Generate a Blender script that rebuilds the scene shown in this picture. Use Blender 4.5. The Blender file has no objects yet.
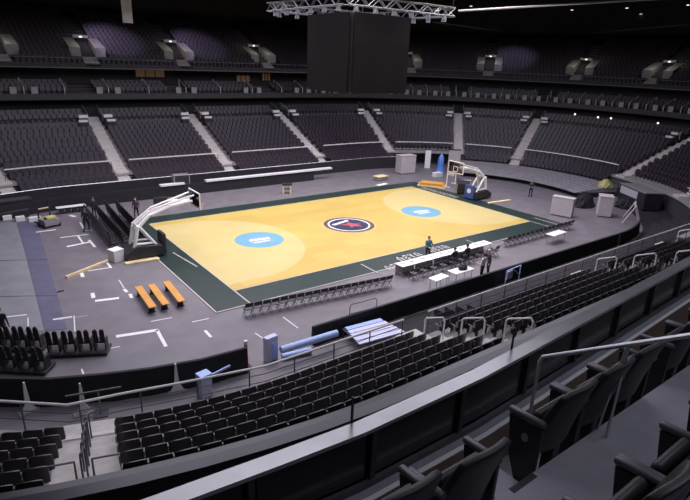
import bpy, bmesh, math, random
from mathutils import Vector, Matrix
random.seed(7)
PI = math.pi
R = math.radians
scn = bpy.context.scene
COL = scn.collection

# ------------------------------------------------------------------ camera
FPX = 532.96
CAM = Vector((-25.934, -33.271, 12.630))
YAW, PITCH, ROLL = 0.653899, -0.342109, 0.039743
_f = Vector((math.sin(YAW)*math.cos(PITCH), math.cos(YAW)*math.cos(PITCH), math.sin(PITCH)))
_r = Vector((math.cos(YAW), -math.sin(YAW), 0))
_u = _r.cross(_f)
RIGHT = _r*math.cos(ROLL) + _u*math.sin(ROLL)
UP = -_r*math.sin(ROLL) + _u*math.cos(ROLL)
FWD = _f
cd = bpy.data.cameras.new('camera'); cam = bpy.data.objects.new('camera', cd); COL.objects.link(cam)
cd.sensor_width = 36; cd.lens = 36*FPX/690; cd.clip_start = .05; cd.clip_end = 400
cam.matrix_world = Matrix((( RIGHT.x, UP.x, -FWD.x, CAM.x), (RIGHT.y, UP.y, -FWD.y, CAM.y), (RIGHT.z, UP.z, -FWD.z, CAM.z), (0, 0, 0, 1)))
scn.camera = cam

def at(u, v, z=0.0):
    """where the line of sight through a photograph point meets the height z"""
    d = RIGHT*((u-345)/FPX) - UP*((v-250)/FPX) + FWD
    return CAM + d*((z-CAM.z)/d.z)

def pix(p):
    q = Vector(p)-CAM
    w = q.dot(FWD)
    return (345+FPX*q.dot(RIGHT)/w, 250-FPX*q.dot(UP)/w, w)

# ------------------------------------------------------------------ materials
def mat(name, col, rough=.6, metal=0., noise=.0, scale=8., spec=.5, bump=0., emit=None, estr=0.):
    m = bpy.data.materials.new(name); m.use_nodes = True
    nt = m.node_tree; b = nt.nodes['Principled BSDF']
    b.inputs['Base Color'].default_value = (*col, 1); b.inputs['Roughness'].default_value = rough
    b.inputs['Metallic'].default_value = metal; b.inputs['Specular IOR Level'].default_value = spec
    if emit:
        b.inputs['Emission Color'].default_value = (*emit, 1); b.inputs['Emission Strength'].default_value = estr
    if noise or bump:
        tc = nt.nodes.new('ShaderNodeTexCoord'); n = nt.nodes.new('ShaderNodeTexNoise')
        n.inputs['Scale'].default_value = scale; n.inputs['Detail'].default_value = 5
        nt.links.new(tc.outputs['Object'], n.inputs['Vector'])
        if noise:
            r = nt.nodes.new('ShaderNodeValToRGB')
            r.color_ramp.elements[0].color = (*[max(0, c*(1-noise)) for c in col], 1)
            r.color_ramp.elements[1].color = (*[min(1, c*(1+noise)) for c in col], 1)
            r.color_ramp.elements[0].position = .3; r.color_ramp.elements[1].position = .7
            nt.links.new(n.outputs['Fac'], r.inputs['Fac']); nt.links.new(r.outputs['Color'], b.inputs['Base Color'])
        if bump:
            bp = nt.nodes.new('ShaderNodeBump'); bp.inputs['Strength'].default_value = bump
            nt.links.new(n.outputs['Fac'], bp.inputs['Height']); nt.links.new(bp.outputs['Normal'], b.inputs['Normal'])
    return m

def wood_floor(name, c1, c2):
    m = bpy.data.materials.new(name); m.use_nodes = True
    nt = m.node_tree; b = nt.nodes['Principled BSDF']
    tc = nt.nodes.new('ShaderNodeTexCoord')
    br = nt.nodes.new('ShaderNodeTexBrick'); br.inputs['Scale'].default_value = 1.0
    br.inputs['Brick Width'].default_value = 2.4; br.inputs['Row Height'].default_value = 1.2
    br.inputs['Mortar Size'].default_value = .006
    br.inputs['Color1'].default_value = (*c1, 1); br.inputs['Color2'].default_value = (*c2, 1)
    br.inputs['Mortar'].default_value = (*[c*.85 for c in c1], 1); br.inputs['Bias'].default_value = -.2
    n = nt.nodes.new('ShaderNodeTexNoise'); n.inputs['Scale'].default_value = .35; n.inputs['Detail'].default_value = 3
    mx = nt.nodes.new('ShaderNodeMixRGB'); mx.blend_type = 'MIX'
    mx.inputs[2].default_value = (*[c*k for c, k in zip(c2, (.86, .76, .66))], 1)
    nt.links.new(tc.outputs['Object'], br.inputs['Vector']); nt.links.new(tc.outputs['Object'], n.inputs['Vector'])
    nt.links.new(n.outputs['Fac'], mx.inputs[0]); nt.links.new(br.outputs['Color'], mx.inputs[1])
    nt.links.new(mx.outputs[0], b.inputs['Base Color'])
    b.inputs['Roughness'].default_value = .45
    return m

def glass_mat(name, tint=(.6, .62, .68), t=.8):
    m = bpy.data.materials.new(name); m.use_nodes = True
    nt = m.node_tree
    for n in list(nt.nodes): nt.nodes.remove(n)
    o = nt.nodes.new('ShaderNodeOutputMaterial'); tr = nt.nodes.new('ShaderNodeBsdfTransparent'); gl = nt.nodes.new('ShaderNodeBsdfGlossy')
    tr.inputs['Color'].default_value = (*tint, 1); gl.inputs['Roughness'].default_value = .06
    fr = nt.nodes.new('ShaderNodeFresnel'); fr.inputs['IOR'].default_value = 1.5
    mx = nt.nodes.new('ShaderNodeMixShader')
    nt.links.new(fr.outputs[0], mx.inputs[0]); nt.links.new(tr.outputs[0], mx.inputs[1]); nt.links.new(gl.outputs[0], mx.inputs[2])
    nt.links.new(mx.outputs[0], o.inputs['Surface'])
    return m

M = dict(
    wood=wood_floor('court_maple', (.45, .315, .085), (.53, .425, .125)),
    wood_pale=wood_floor('court_maple_pale', (.51, .43, .18), (.53, .465, .215)),
    green=mat('court_green', (.015, .030, .026), .4, noise=.15, scale=1.5),
    white_line=mat('line_white', (.42, .41, .39), .5, noise=.05),
    navy=mat('logo_navy', (.03, .03, .07), .4, noise=.05), red=mat('logo_red', (.34, .065, .085), .5, noise=.05),
    brownring=mat('logo_brown', (.09, .055, .05), .5, noise=.05),
    sky=mat('logo_blue', (.11, .28, .39), .5, noise=.05), ice=mat('logo_ice', (.16, .28, .36), .5, noise=.05),
    floor=mat('floor_rubber', (.142, .130, .146), .55, noise=.14, scale=.9, bump=.02),
    concrete=mat('stand_concrete', (.27, .255, .25), .85, noise=.12, scale=2.0, bump=.05),
    darkcrete=mat('stand_dark', (.06, .056, .062), .8, noise=.15, scale=1.5),
    stairs=mat('stair_concrete', (.56, .53, .50), .85, noise=.12, scale=2.5),
    lit_edge=mat('stair_edge_lit', (.72, .71, .70), .7, noise=.06),
    black=mat('black_drape', (.012, .011, .014), .85, noise=.25, scale=3, bump=.2),
    dark=mat('dark_paint', (.022, .020, .024), .5, noise=.15, scale=3),
    fascia=mat('fascia_dark', (.05, .047, .055), .55, noise=.1, scale=1.0),
    wall=mat('wall_dark', (.03, .028, .03), .8, noise=.2, scale=.8),
    roof=mat('roof_dark', (.012, .012, .013), .9, noise=.2, scale=.5),
    seat=mat('seat_plastic', (.022, .018, .022), .38, noise=.12, scale=4),
    seat_pan=mat('seat_pan_plastic', (.03, .025, .03), .45, noise=.12, scale=4),
    seat_far=mat('seat_plastic_distant', (.028, .019, .029), .45, noise=.15, scale=2),
    arm=mat('armrest_grey', (.20, .19, .20), .5, noise=.08),
    vinyl=mat('seat_vinyl', (.013, .011, .014), .5, noise=.2, scale=6, bump=.05),
    vinyl_arm=mat('armrest_vinyl', (.07, .066, .08), .4, noise=.1, scale=6),
    steel=mat('rail_steel', (.62, .62, .65), .35, metal=.7, noise=.05),
    steel_dark=mat('rail_dark', (.10, .10, .115), .4, metal=.5, noise=.08),
    white_metal=mat('white_metal', (.74, .73, .72), .4, noise=.05),
    ledge=mat('ledge_metal', (.31, .31, .325), .26, metal=.5, noise=.22, scale=1.6),  # mottled tone stands in for glare spots along the ledge
    cover=mat('cover_glossy', (.010, .0105, .015), .34, noise=.1, scale=1.0),
    panel=mat('smoked_panel', (.02, .021, .024), .18, noise=.1, scale=1.2),
    lino=mat('gallery_floor', (.25, .25, .285), .6, noise=.1, scale=5, bump=.03),
    brown=mat('gallery_brown', (.075, .05, .04), .6, noise=.2, scale=4),
    bench=mat('bench_yellow', (.56, .27, .05), .5, noise=.1, scale=3),
    plank=mat('plank_pine', (.72, .58, .32), .6, noise=.12, scale=3),
    tape=mat('tape_white', (.70, .70, .71), .6, noise=.06),
    mat_grey=mat('mat_grey', (.20, .20, .22), .7, noise=.12, scale=.8),
    mat_blue=mat('mat_violet', (.10, .095, .155), .7, noise=.12, scale=1.2),
    crate=mat('crate_grey', (.43, .40, .42), .7, noise=.06, scale=2),
    table=mat('table_white', (.80, .80, .80), .4, noise=.03),
    blue=mat('pale_blue', (.36, .50, .85), .45, noise=.08), blue3=mat('navy_pad', (.04, .07, .24), .5, noise=.1), blue2=mat('strong_blue', (.10, .22, .62), .45, noise=.1),
    lilac=mat('lilac_white', (.52, .53, .70), .5, noise=.05),
    orange=mat('orange_plastic', (.70, .16, .05), .5, noise=.05),
    olive=mat('olive_yellow', (.45, .42, .16), .6, noise=.15),
    truss=mat('truss_grey', (.10, .10, .105), .5, noise=.05),
    farm=mat('distant_armrest', (.11, .095, .11), .5, noise=.05),
    treads=mat('tread_grey', (.25, .235, .255), .7, noise=.12, scale=1.2),
    folded=mat('folded_deck', (.032, .028, .034), .75, noise=.2, scale=2, spec=.2),
    steelgrey=mat('grey_paint', (.24, .23, .24), .5, noise=.08),
    screen=mat('screen_off', (.007, .0062, .0058), .9, noise=.06, scale=.6, spec=.1),
    skin=mat('skin', (.55, .34, .25), .55, noise=.04), hair=mat('hair_dark', (.03, .022, .018), .6, noise=.1),
    cloth_dark=mat('cloth_dark', (.02, .02, .026), .8, noise=.15), cloth_plum=mat('cloth_plum', (.06, .035, .05), .8, noise=.15),
    cloth_white=mat('cloth_white', (.62, .61, .61), .8, noise=.08), cloth_teal=mat('cloth_teal', (.05, .17, .22), .8, noise=.1),
    shoe=mat('shoe_dark', (.015, .015, .016), .5, noise=.1),
    rubber=mat('rubber', (.015, .015, .015), .7, noise=.1),
    net=mat('net_white', (.7, .7, .7), .7, noise=.05),
    lamp=mat('lamp_glow', (.9, .9, .9), .4, emit=(1, .95, .85), estr=3.5, noise=.01),
    lampdim=mat('lamp_glow_soft', (.9, .9, .9), .4, emit=(1, .93, .85), estr=1.3, noise=.01),
    floodlens=mat('flood_glow', (.9, .9, .9), .4, emit=(1, .95, .9), estr=30, noise=.01),
    warm=mat('lit_window_warm', (.25, .14, .08), .5, emit=(1, .55, .3), estr=.035, noise=.05),
    portal=mat('portal_grey', (.42, .40, .38), .8, noise=.1, scale=1.5),
    bright=mat('portal_white', (.78, .77, .76), .6, noise=.04),
    banner=mat('banner_white', (.75, .75, .78), .8, noise=.05),
    backboard=glass_mat('backboard_glass', (.86, .84, .80)),
    glass=glass_mat('parapet_glass', (.88, .89, .92)),
)

# ------------------------------------------------------------------ mesh builder
class MB:
    def __init__(s): s.v, s.f, s.m = [], [], []
    def add(s, vs, fs, mi=0):
        o = len(s.v); s.v += [tuple(v) for v in vs]; s.f += [tuple(i+o for i in f) for f in fs]; s.m += [mi]*len(fs); return s
    def box(s, c, d, rz=0., mi=0, rot=None):
        x, y, z = [k/2 for k in d]
        vs = [Vector((a*x, b*y, e*z)) for e in (-1, 1) for b in (-1, 1) for a in (-1, 1)]
        m = rot if rot is not None else Matrix.Rotation(rz, 3, 'Z')
        vs = [m @ v + Vector(c) for v in vs]
        return s.add(vs, [(0, 2, 3, 1), (4, 5, 7, 6), (0, 1, 5, 4), (2, 6, 7, 3), (0, 4, 6, 2), (1, 3, 7, 5)], mi)
    def bbox(s, x0, x1, y0, y1, z0, z1, mi=0):
        return s.box(((x0+x1)/2, (y0+y1)/2, (z0+z1)/2), (x1-x0, y1-y0, z1-z0), mi=mi)
    def tube(s, pts, r, n=8, mi=0, cap=True):
        pts = [Vector(p) for p in pts]; rings = []
        rs = r if isinstance(r, (list, tuple)) else [r]*len(pts)
        prev = None
        for i, p in enumerate(pts):
            if i == 0: t = pts[1]-p
            elif i == len(pts)-1: t = p-pts[-2]
            else: t = (pts[i+1]-p).normalized() + (p-pts[i-1]).normalized()
            if t.length < 1e-9: t = Vector((0, 0, 1))
            t.normalize()
            if prev is None:
                a = Vector((0, 0, 1)) if abs(t.z) < .9 else Vector((1, 0, 0))
                e = t.cross(a).normalized()
            else:
                e = (prev - t*prev.dot(t)).normalized()
            prev = e; g = t.cross(e)
            rings.append([p + (e*math.cos(2*PI*k/n) + g*math.sin(2*PI*k/n))*rs[i] for k in range(n)])
        vs = [v for ring in rings for v in ring]; fs = []
        for i in range(len(pts)-1):
            for k in range(n):
                fs.append((i*n+k, i*n+(k+1) % n, (i+1)*n+(k+1) % n, (i+1)*n+k))
        if cap:
            fs.append(tuple(range(n))[::-1]); fs.append(tuple((len(pts)-1)*n+k for k in range(n)))
        return s.add(vs, fs, mi)
    def prism(s, poly, z0, z1, mi=0):
        n = len(poly)
        vs = [(x, y, z0) for x, y in poly] + [(x, y, z1) for x, y in poly]
        fs = [tuple(range(n))[::-1], tuple(range(n, 2*n))] + [(i, (i+1) % n, n+(i+1) % n, n+i) for i in range(n)]
        return s.add(vs, fs, mi)
    def extrude(s, poly3, vec, mi=0):
        n = len(poly3); vec = Vector(vec); p = [Vector(q) for q in poly3]
        vs = p + [q+vec for q in p]
        fs = [tuple(range(n))[::-1], tuple(range(n, 2*n))] + [(i, (i+1) % n, n+(i+1) % n, n+i) for i in range(n)]
        return s.add(vs, fs, mi)
    def disc(s, c, r, z, n=48, mi=0, a0=0, a1=2*PI, r0=0, sy=1., rz=0.):
        """flat ring or disc on the floor"""
        full = abs(a1-a0-2*PI) < 1e-6; k = n if full else n+1
        cs, sn = math.cos(rz), math.sin(rz)
        def P(rr, a):
            x, y = rr*math.cos(a), rr*math.sin(a)*sy
            return (c[0]+x*cs-y*sn, c[1]+x*sn+y*cs, z)
        an = [a0+(a1-a0)*i/n for i in range(k)]
        outer = [P(r, a) for a in an]
        if r0 <= 0:
            vs = outer + ([] if full else [(c[0], c[1], z)])
            return s.add(vs, [tuple(range(len(vs)))], mi)
        inner = [P(r0, a) for a in an]
        vs = outer+inner; fs = []
        for i in range(n):
            j = (i+1) % k
            fs.append((i, j, k+j, k+i))
        return s.add(vs, fs, mi)
    def build(s, name, m, parent=None, smooth=False, bevel=0., sub=0, loc=None):
        me = bpy.data.meshes.new(name); me.from_pydata(s.v, [], s.f)
        ms = m if isinstance(m, (list, tuple)) else [m]
        for x in ms: me.materials.append(x)
        if len(ms) > 1: me.polygons.foreach_set('material_index', s.m)
        if smooth: me.polygons.foreach_set('use_smooth', [True]*len(me.polygons))
        me.update()
        o = bpy.data.objects.new(name, me); COL.objects.link(o)
        if parent is not None: o.parent = parent
        if loc is not None: o.location = loc
        if bevel:
            b = o.modifiers.new('b', 'BEVEL'); b.width = bevel; b.segments = 2; b.limit_method = 'ANGLE'
        if sub:
            q = o.modifiers.new('s', 'SUBSURF'); q.levels = sub; q.render_levels = sub
        return o

def tag(o, label=None, cat=None, group=None, kind=None):
    if label: o['label'] = label
    if cat: o['category'] = cat
    if group: o['group'] = group
    if kind: o['kind'] = kind
    return o
def struct(o, label=None, cat=None):
    o['kind'] = 'structure'
    if label: o['label'] = label; o['category'] = cat
    return o
def thing(name, label, cat, loc=(0, 0, 0), rz=0., group=None):
    o = bpy.data.objects.new(name, None); COL.objects.link(o); o.empty_display_size = .2
    o.location = loc; o.rotation_euler = (0, 0, rz)
    return tag(o, label, cat, group)
KIDS = {}
def reg(root):
    KIDS[root.name] = [o for o in COL.objects if o.parent is root]
    for k in KIDS[root.name]: KIDS[k.name] = [o for o in COL.objects if o.parent is k]
def dup(root, loc, rz, label=None, group=None):
    r = root.copy(); COL.objects.link(r); r.location = loc; r.rotation_euler = (0, 0, rz)
    if label: r['label'] = label
    if group: r['group'] = group
    for ch in KIDS[root.name]:
        c = ch.copy(); COL.objects.link(c); c.parent = r
        for g in KIDS.get(ch.name, []):
            d = g.copy(); COL.objects.link(d); d.parent = c
    return r
ORD = ['zeroth', 'first', 'second', 'third', 'fourth', 'fifth', 'sixth', 'seventh', 'eighth', 'ninth', 'tenth', 'eleventh', 'twelfth',
       'thirteenth', 'fourteenth', 'fifteenth', 'sixteenth', 'seventeenth', 'eighteenth', 'nineteenth', 'twentieth', 'twenty-first',
       'twenty-second', 'twenty-third', 'twenty-fourth', 'twenty-fifth', 'twenty-sixth', 'twenty-seventh', 'twenty-eighth', 'twenty-ninth', 'thirtieth']

# ------------------------------------------------------------------ bowl plan: a stadium curve and its offsets
XL, XR, R0 = -17.5, 14.4, 15.0
LS = XR-XL
def bowl(a, d):
    """a: -90..90 right end, then far straight, left end, near straight; d: distance outside the rink line; returns point, outward normal"""
    if a <= 90: an, c = R(a), (XR, 0)
    elif a <= 90+LS: return Vector((XR-(a-90), R0+d)), Vector((0, 1))
    elif a <= 270+LS: an, c = R(a-LS), (XL, 0)
    else: return Vector((XL+(a-270-LS), -R0-d)), Vector((0, -1))
    n = Vector((math.cos(an), math.sin(an)))
    return Vector(c)+n*(R0+d), n
def stations(a0, a1, step=3.0):
    cuts = [a0, a1]+[c for c in (90, 90+LS, 270+LS) if a0 < c < a1]
    cuts.sort(); out = []
    for p, q in zip(cuts, cuts[1:]):
        straight = (p >= 90 and q <= 90+LS) or p >= 270+LS
        n = 1 if straight else max(1, int(math.ceil((q-p)/step)))
        for i in range(n): out.append(p+(q-p)*i/n)
    return out+[a1]
def sweep(mb, prof, a0, a1, step=3.0, mi=0, closed=True):
    """prof: list of (d, z) swept along the bowl curve"""
    st = stations(a0, a1, step); n = len(prof); vs = []
    for a in st:
        for d, z in prof:
            p, _ = bowl(a, d); vs.append((p.x, p.y, z))
    fs = []
    for i in range(len(st)-1):
        for k in range(n if closed else n-1):
            j = (k+1) % n
            fs.append((i*n+k, (i+1)*n+k, (i+1)*n+j, i*n+j))
    if closed:
        fs.append(tuple(range(n))); fs.append(tuple((len(st)-1)*n+k for k in range(n))[::-1])
    mb.add(vs, fs, mi); return mb
def curve_tube(mb, d, z, a0, a1, r, step=2.0, n=6, mi=0):
    pts = []
    for a in stations(a0, a1, step):
        p, _ = bowl(a, d); pts.append((p.x, p.y, z))
    return mb.tube(pts, r, n, mi)

A_RIGHT, A_LEFT = -48, 165            # the far stand as far as it could be seen
N_L, N_R0 = 248, 333.8                # near stand, left arc and straight
ROWS = 12; DEPTH = .83; RISE = .36; D0 = 5.2; Z0 = 2.0
def row_d(i): return D0+DEPTH*i
def row_z(i): return Z0+RISE*i
RISE_N = .35; Z0N = 1.86
def row_zn(i): return Z0N+RISE_N*i
FAR_AISLES = [-17, 23, 45, 72.5, 94.7, 106.5, 117.1, 136.5]
NEAR_AISLES = [282.8, 307.9, 321.0, 331.0]
NEAR_RIGHT_AISLES = [-71, -44]

# ------------------------------------------------------------------ setting
mb = MB(); mb.prism([(x, y) for x, y in [(-75, -60), (80, -60), (80, 75), (-75, 75)]], -.3, 0)
struct(mb.build('floor', M['floor']))
mb = MB(); mb.bbox(-75, 80, -60, 75, 23, 23.4); struct(mb.build('ceiling', M['roof']))
mb = MB(); sweep(mb, [(31, 0), (31, 23), (31.5, 23), (31.5, 0)], -89, 170, 5); struct(mb.build('wall_far', M['wall']))

# lower bowl, fixed rows
def terrace(name, a0, a1, nrows=ROWS, mt='concrete', walk=True, rz=row_z):
    mb = MB(); z0 = rz(0)-.05; prof = [(3.9, 1.6), (3.9, z0), (4.55, z0)]
    for i in range(nrows):
        z = rz(i); d = 4.55+DEPTH*i
        prof += [(d, z), (d+DEPTH, z)]
    dl = 4.55+DEPTH*nrows
    if walk: prof += [(dl, rz(nrows-1)+.05), (dl+2.2, rz(nrows-1)+.05), (dl+2.2, rz(nrows-1)-.4)]
    else: prof += [(10.05, rz(nrows-1))]*(dl > 10.05)
    prof += [(dl, rz(nrows-1)-.6)]
    sweep(mb, prof, a0, a1)
    return struct(mb.build(name, M[mt]))
terrace('stand_terrace_far', A_RIGHT, A_LEFT)
NROWS = 6
terrace('stand_terrace_near', N_L, N_R0, NROWS, walk=False, rz=row_zn)
terrace('stand_terrace_right', -90, -60, NROWS, walk=False, rz=row_zn)
terrace('stand_terrace_end', -60, A_RIGHT)
# rear wall of the near rows with its broad glossy cap
for a0, a1, nm in ((N_L, N_R0, 'near'), (-90, -60, 'right')):
    mb = MB(); sweep(mb, [(10.02, 3.0), (10.02, 4.83), (10.12, 4.83), (10.12, 3.0)], a0, a1); struct(mb.build('wall_rear_'+nm, M['panel']))
    mb = MB(); sweep(mb, [(9.98, 4.83), (9.98, 4.87), (10.2, 4.91), (10.5, 4.91), (10.5, 4.83), (10.2, 4.82)], a0, a1); struct(mb.build('trim_rear_'+nm, M['cover']))
    mb = MB(); sweep(mb, [(10.36, -.2), (10.36, 4.84), (10.46, 4.84), (10.46, -.2)], a0, a1); struct(mb.build('wall_back_'+nm, M['wall']))
# walls under the fixed rows
mb = MB(); sweep(mb, [(4.1, 0), (4.1, 1.7), (4.3, 1.7), (4.3, 0)], N_L, N_R0); struct(mb.build('wall_near', M['dark']))
mb = MB(); sweep(mb, [(4.1, 0), (4.1, 1.7), (4.3, 1.7), (4.3, 0)], -90, -12.5); struct(mb.build('wall_right', M['fascia']))
mb = MB(); sweep(mb, [(6.5, 0), (6.5, 2), (6.7, 2), (6.7, 0)], 40, 80); struct(mb.build('wall_tunnel', M['fascia']))
# retractable front rows at the far side and the ends
TUN0, TUN1 = 46.5, 71.0
RET = [(2.5+.6*j, .92+.27*j) for j in range(4)]
def front_rows(name, a0, a1):
    mb = MB(); prof = [(2.45, 0), (2.45, .92)]
    for d, z in RET: prof += [(d, z), (d+.6, z)]
    prof += [(4.9, 0)]
    sweep(mb, prof, a0, a1)
    return struct(mb.build(name, M['darkcrete']))
front_rows('stand_front_far', TUN1, A_LEFT); front_rows('stand_front_right', -21, TUN0)
mb = MB(); sweep(mb, [(2.3, 0), (2.3, 1.38), (2.45, 1.38), (2.45, 0)], TUN1, A_LEFT); struct(mb.build('wall_front_far', M['dark']))
mb = MB(); curve_tube(mb, 2.37, 1.42, TUN1, A_LEFT, .035); struct(mb.build('trim_front_far', M['steel']))
# bare grey treads of the end stand, reaching out onto the floor
mb = MB(); prof = [(-2.6, .5), (-2.6, .62)]
for k in range(8): prof += [(-2.6+.65*k, .62+.075*k), (-2.6+.65*(k+1), .62+.075*k)]
prof += [(2.6, .5)]
sweep(mb, prof, -21, TUN0-2)
struct(mb.build('stand_treads_right', M['treads']))
mb = MB(); sweep(mb, [(-1.9, 0), (-1.9, .5), (2.4, .5), (2.4, 0)], -21, TUN0-2); struct(mb.build('stand_shade_gap_right', M['black']))  # black block stands in for the shadowed gap under the treads

# concourse gap, box level, upper tier
dl = 4.55+DEPTH*ROWS
mb = MB(); sweep(mb, [(18.5, 5.5), (18.5, 7.6), (19, 7.6), (19, 5.5)], A_RIGHT, A_LEFT); struct(mb.build('wall_concourse', M['wall']))
mb = MB(); sweep(mb, [(16, 7.55), (16, 8.15), (16.15, 8.15), (16.15, 8.05)] + [q for k in range(4) for q in ((16.15+.9*k, 8.05+.3*k), (16.15+.9*(k+1), 8.05+.3*k))] + [(22, 8.95), (22, 7.55)], A_RIGHT, A_LEFT)
struct(mb.build('stand_box_level', M['darkcrete']))
mb = MB(); sweep(mb, [(15.94, 7.6), (15.94, 8.2), (16.0, 8.2), (16.0, 7.6)], A_RIGHT, A_LEFT); struct(mb.build('trim_box_level', M['fascia']))
mb = MB(); sweep(mb, [(21.2, 8.9), (21.2, 10.75), (21.5, 10.75), (21.5, 8.9)], A_RIGHT, A_LEFT); struct(mb.build('wall_box_level', M['wall']))
UROWS = 14
def up_d(k): return 17.9+.8*k
def up_z(k): return 11.1+.39*k
mb = MB(); prof = [(17, 10.7), (17, 11.25), (17.1, 11.25), (17.1, 11.1)]
for k in range(UROWS): prof += [(17.1+.8*k, up_z(k)), (17.1+.8*(k+1), up_z(k))]
prof += [(17.1+.8*UROWS, up_z(UROWS-1)-.5), (21, 10.7)]
sweep(mb, prof, A_RIGHT, A_LEFT); struct(mb.build('stand_upper_tier', M['darkcrete']))
mb = MB(); curve_tube(mb, 16.98, 10.78, A_RIGHT, A_LEFT, .05); struct(mb.build('trim_upper_edge', M['steelgrey']))
mb = MB(); curve_tube(mb, 17.05, 11.75, A_RIGHT, A_LEFT, .03); struct(mb.build('trim_upper_rail', M['steel']))

# far mid rail in front of the fixed rows
fa = FAR_AISLES
for k, (a, b) in enumerate(zip(fa, fa[1:])):
    ga = 2.4 if a < 90 else .8; gb = 2.4 if b < 90 else .8
    mb = MB(); sweep(mb, [(4.28, 2.92), (4.28, 3.02), (4.34, 3.02), (4.34, 2.92)], a+ga, b-gb, 2.0)
    t = thing('section_rail', ['pale rail before the wide right-hand section beyond the grey crates', 'pale rail below the second section from the right, over the grey treads',
               'pale rail over the dark corner tunnel with the blue drape', 'pale rail across the narrow section left of the corner tunnel', 'pale rail across the far section right of the scoreboard stairs',
               'pale rail across the far section behind the left end table barrier', 'pale rail across the leftmost far section above the forklift'][k], 'rail')
    mb.build('top_rail', M['white_metal'], t)
    for i in range(9):
        p, n = bowl(a+ga+(b-gb-a-ga)*i/8, 4.33); MB().box((p.x, p.y, 2.43), (.04, .04, .98)).build('post', M['steel_dark'], t)

# ------------------------------------------------------------------ stairs in the aisles
def aisle(a, w, rows=ROWS, front=True, mt='stairs', skew=0., rise=RISE, parts=2, zb=2.0):
    mb = MB(); steps = []
    if front:
        for j, (d, z) in enumerate(RET): steps += [(d, z+.02, .3), (d+.3, z+.15, .3)]
    steps += [(3.9, zb-.03, .66)]
    for i in range(rows):
        d = 4.55+DEPTH*i; z = zb+rise*i; t = .30 if parts == 2 else .24
        for k in range(1, parts): steps.append((d-t*(parts-k), z-rise*(parts-k)/parts+.01, t))
        steps.append((d, z+.012, DEPTH-t*(parts-1)))
    p0, nrm = bowl(a, 0); tx = Vector((-nrm.y, nrm.x)); rz = math.atan2(tx.y, tx.x)
    for d, z, l in steps:
        if skew:
            p0, nrm = bowl(a+skew*(d-3.9), 0); tx = Vector((-nrm.y, nrm.x)); rz = math.atan2(tx.y, tx.x)
        p = p0+nrm*(d+l/2-.018); h = .2
        mb.box((p.x, p.y, z-h/2), (w, l, h), rz)
    struct(mb.build('aisle_stairs', M[mt]))
for a in FAR_AISLES: aisle(a, 1.15, front=not (TUN0-3 < a < TUN1+3 or a < -13), parts=3)
SKEW = .33
aisle(NEAR_AISLES[0], 1.6, NROWS, front=False, skew=SKEW, rise=RISE_N, zb=Z0N)
for a in NEAR_AISLES[1:]+[NEAR_RIGHT_AISLES[0]]: aisle(a, 1.2, NROWS, front=False, rise=RISE_N, zb=Z0N)
aisle(NEAR_RIGHT_AISLES[1], 1.2, front=False)
p0, nrm = bowl(NEAR_AISLES[0], 0); tx = Vector((-nrm.y, nrm.x))
mb = MB()
for s_ in (-1, 1):
    q = p0+nrm*4.62+tx*(s_*.46); mb.box((q.x, q.y, 1.885), (.78, .16, .05), math.atan2(tx.y, tx.x))
struct(mb.build('trim_stair_lit_edge', M['lit_edge']))  # white bars paint the light caught by the bottom step's edge

# ------------------------------------------------------------------ seats
def seat_parts(parent):
    """one tip-up stand seat facing +y, its back at y=0"""
    mb = MB(); nx, nz = 8, 5; W = .495; th = .035; vs = []
    def top(u): return .885-.055*abs(u)**2.6
    for side in (0, 1):
        for k in range(nz+1):
            for i in range(nx+1):
                u = -1+2*i/nx; z = .40+(top(u)-.40)*k/nz
                y = .02+.055*u*u - .06*(z-.40) + (th if side else 0)
                vs.append((u*W/2*(1-.03*(k == nz)), y, z))
    N = (nx+1)*(nz+1); fs = []
    idx = lambda s_, k, i: s_*N+k*(nx+1)+i
    for k in range(nz):
        for i in range(nx):
            fs.append((idx(0, k, i), idx(0, k, i+1), idx(0, k+1, i+1), idx(0, k+1, i)))
            fs.append((idx(1, k, i), idx(1, k+1, i), idx(1, k+1, i+1), idx(1, k, i+1)))
    for i in range(nx):
        fs.append((idx(0, nz, i), idx(0, nz, i+1), idx(1, nz, i+1), idx(1, nz, i)))
        fs.append((idx(0, 0, i+1), idx(0, 0, i), idx(1, 0, i), idx(1, 0, i+1)))
    for k in range(nz):
        fs.append((idx(0, k+1, 0), idx(1, k+1, 0), idx(1, k, 0), idx(0, k, 0)))
        fs.append((idx(0, k, nx), idx(1, k, nx), idx(1, k+1, nx), idx(0, k+1, nx)))
    mb.add(vs, fs); mb.build('backrest', M['seat'], parent, smooth=False)
    mb = MB(); rot = Matrix.Rotation(R(12), 3, 'X')
    mb.box((0, .17, .56), (.44, .06, .38), rot=rot); mb.box((0, .14, .30), (.06, .2, .12)); mb.box((0, .10, .13), (.08, .08, .26))
    mb.build('seat', M['seat_pan'], parent)
    mb = MB(); mb.box((-.265, .16, .62), (.03, .34, .035)); mb.box((-.265, .14, .48), (.024, .06, .26)); mb.box((-.265, .04, .70), (.026, .07, .16))
    mb.build('armrest', M['arm'], parent)

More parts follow.
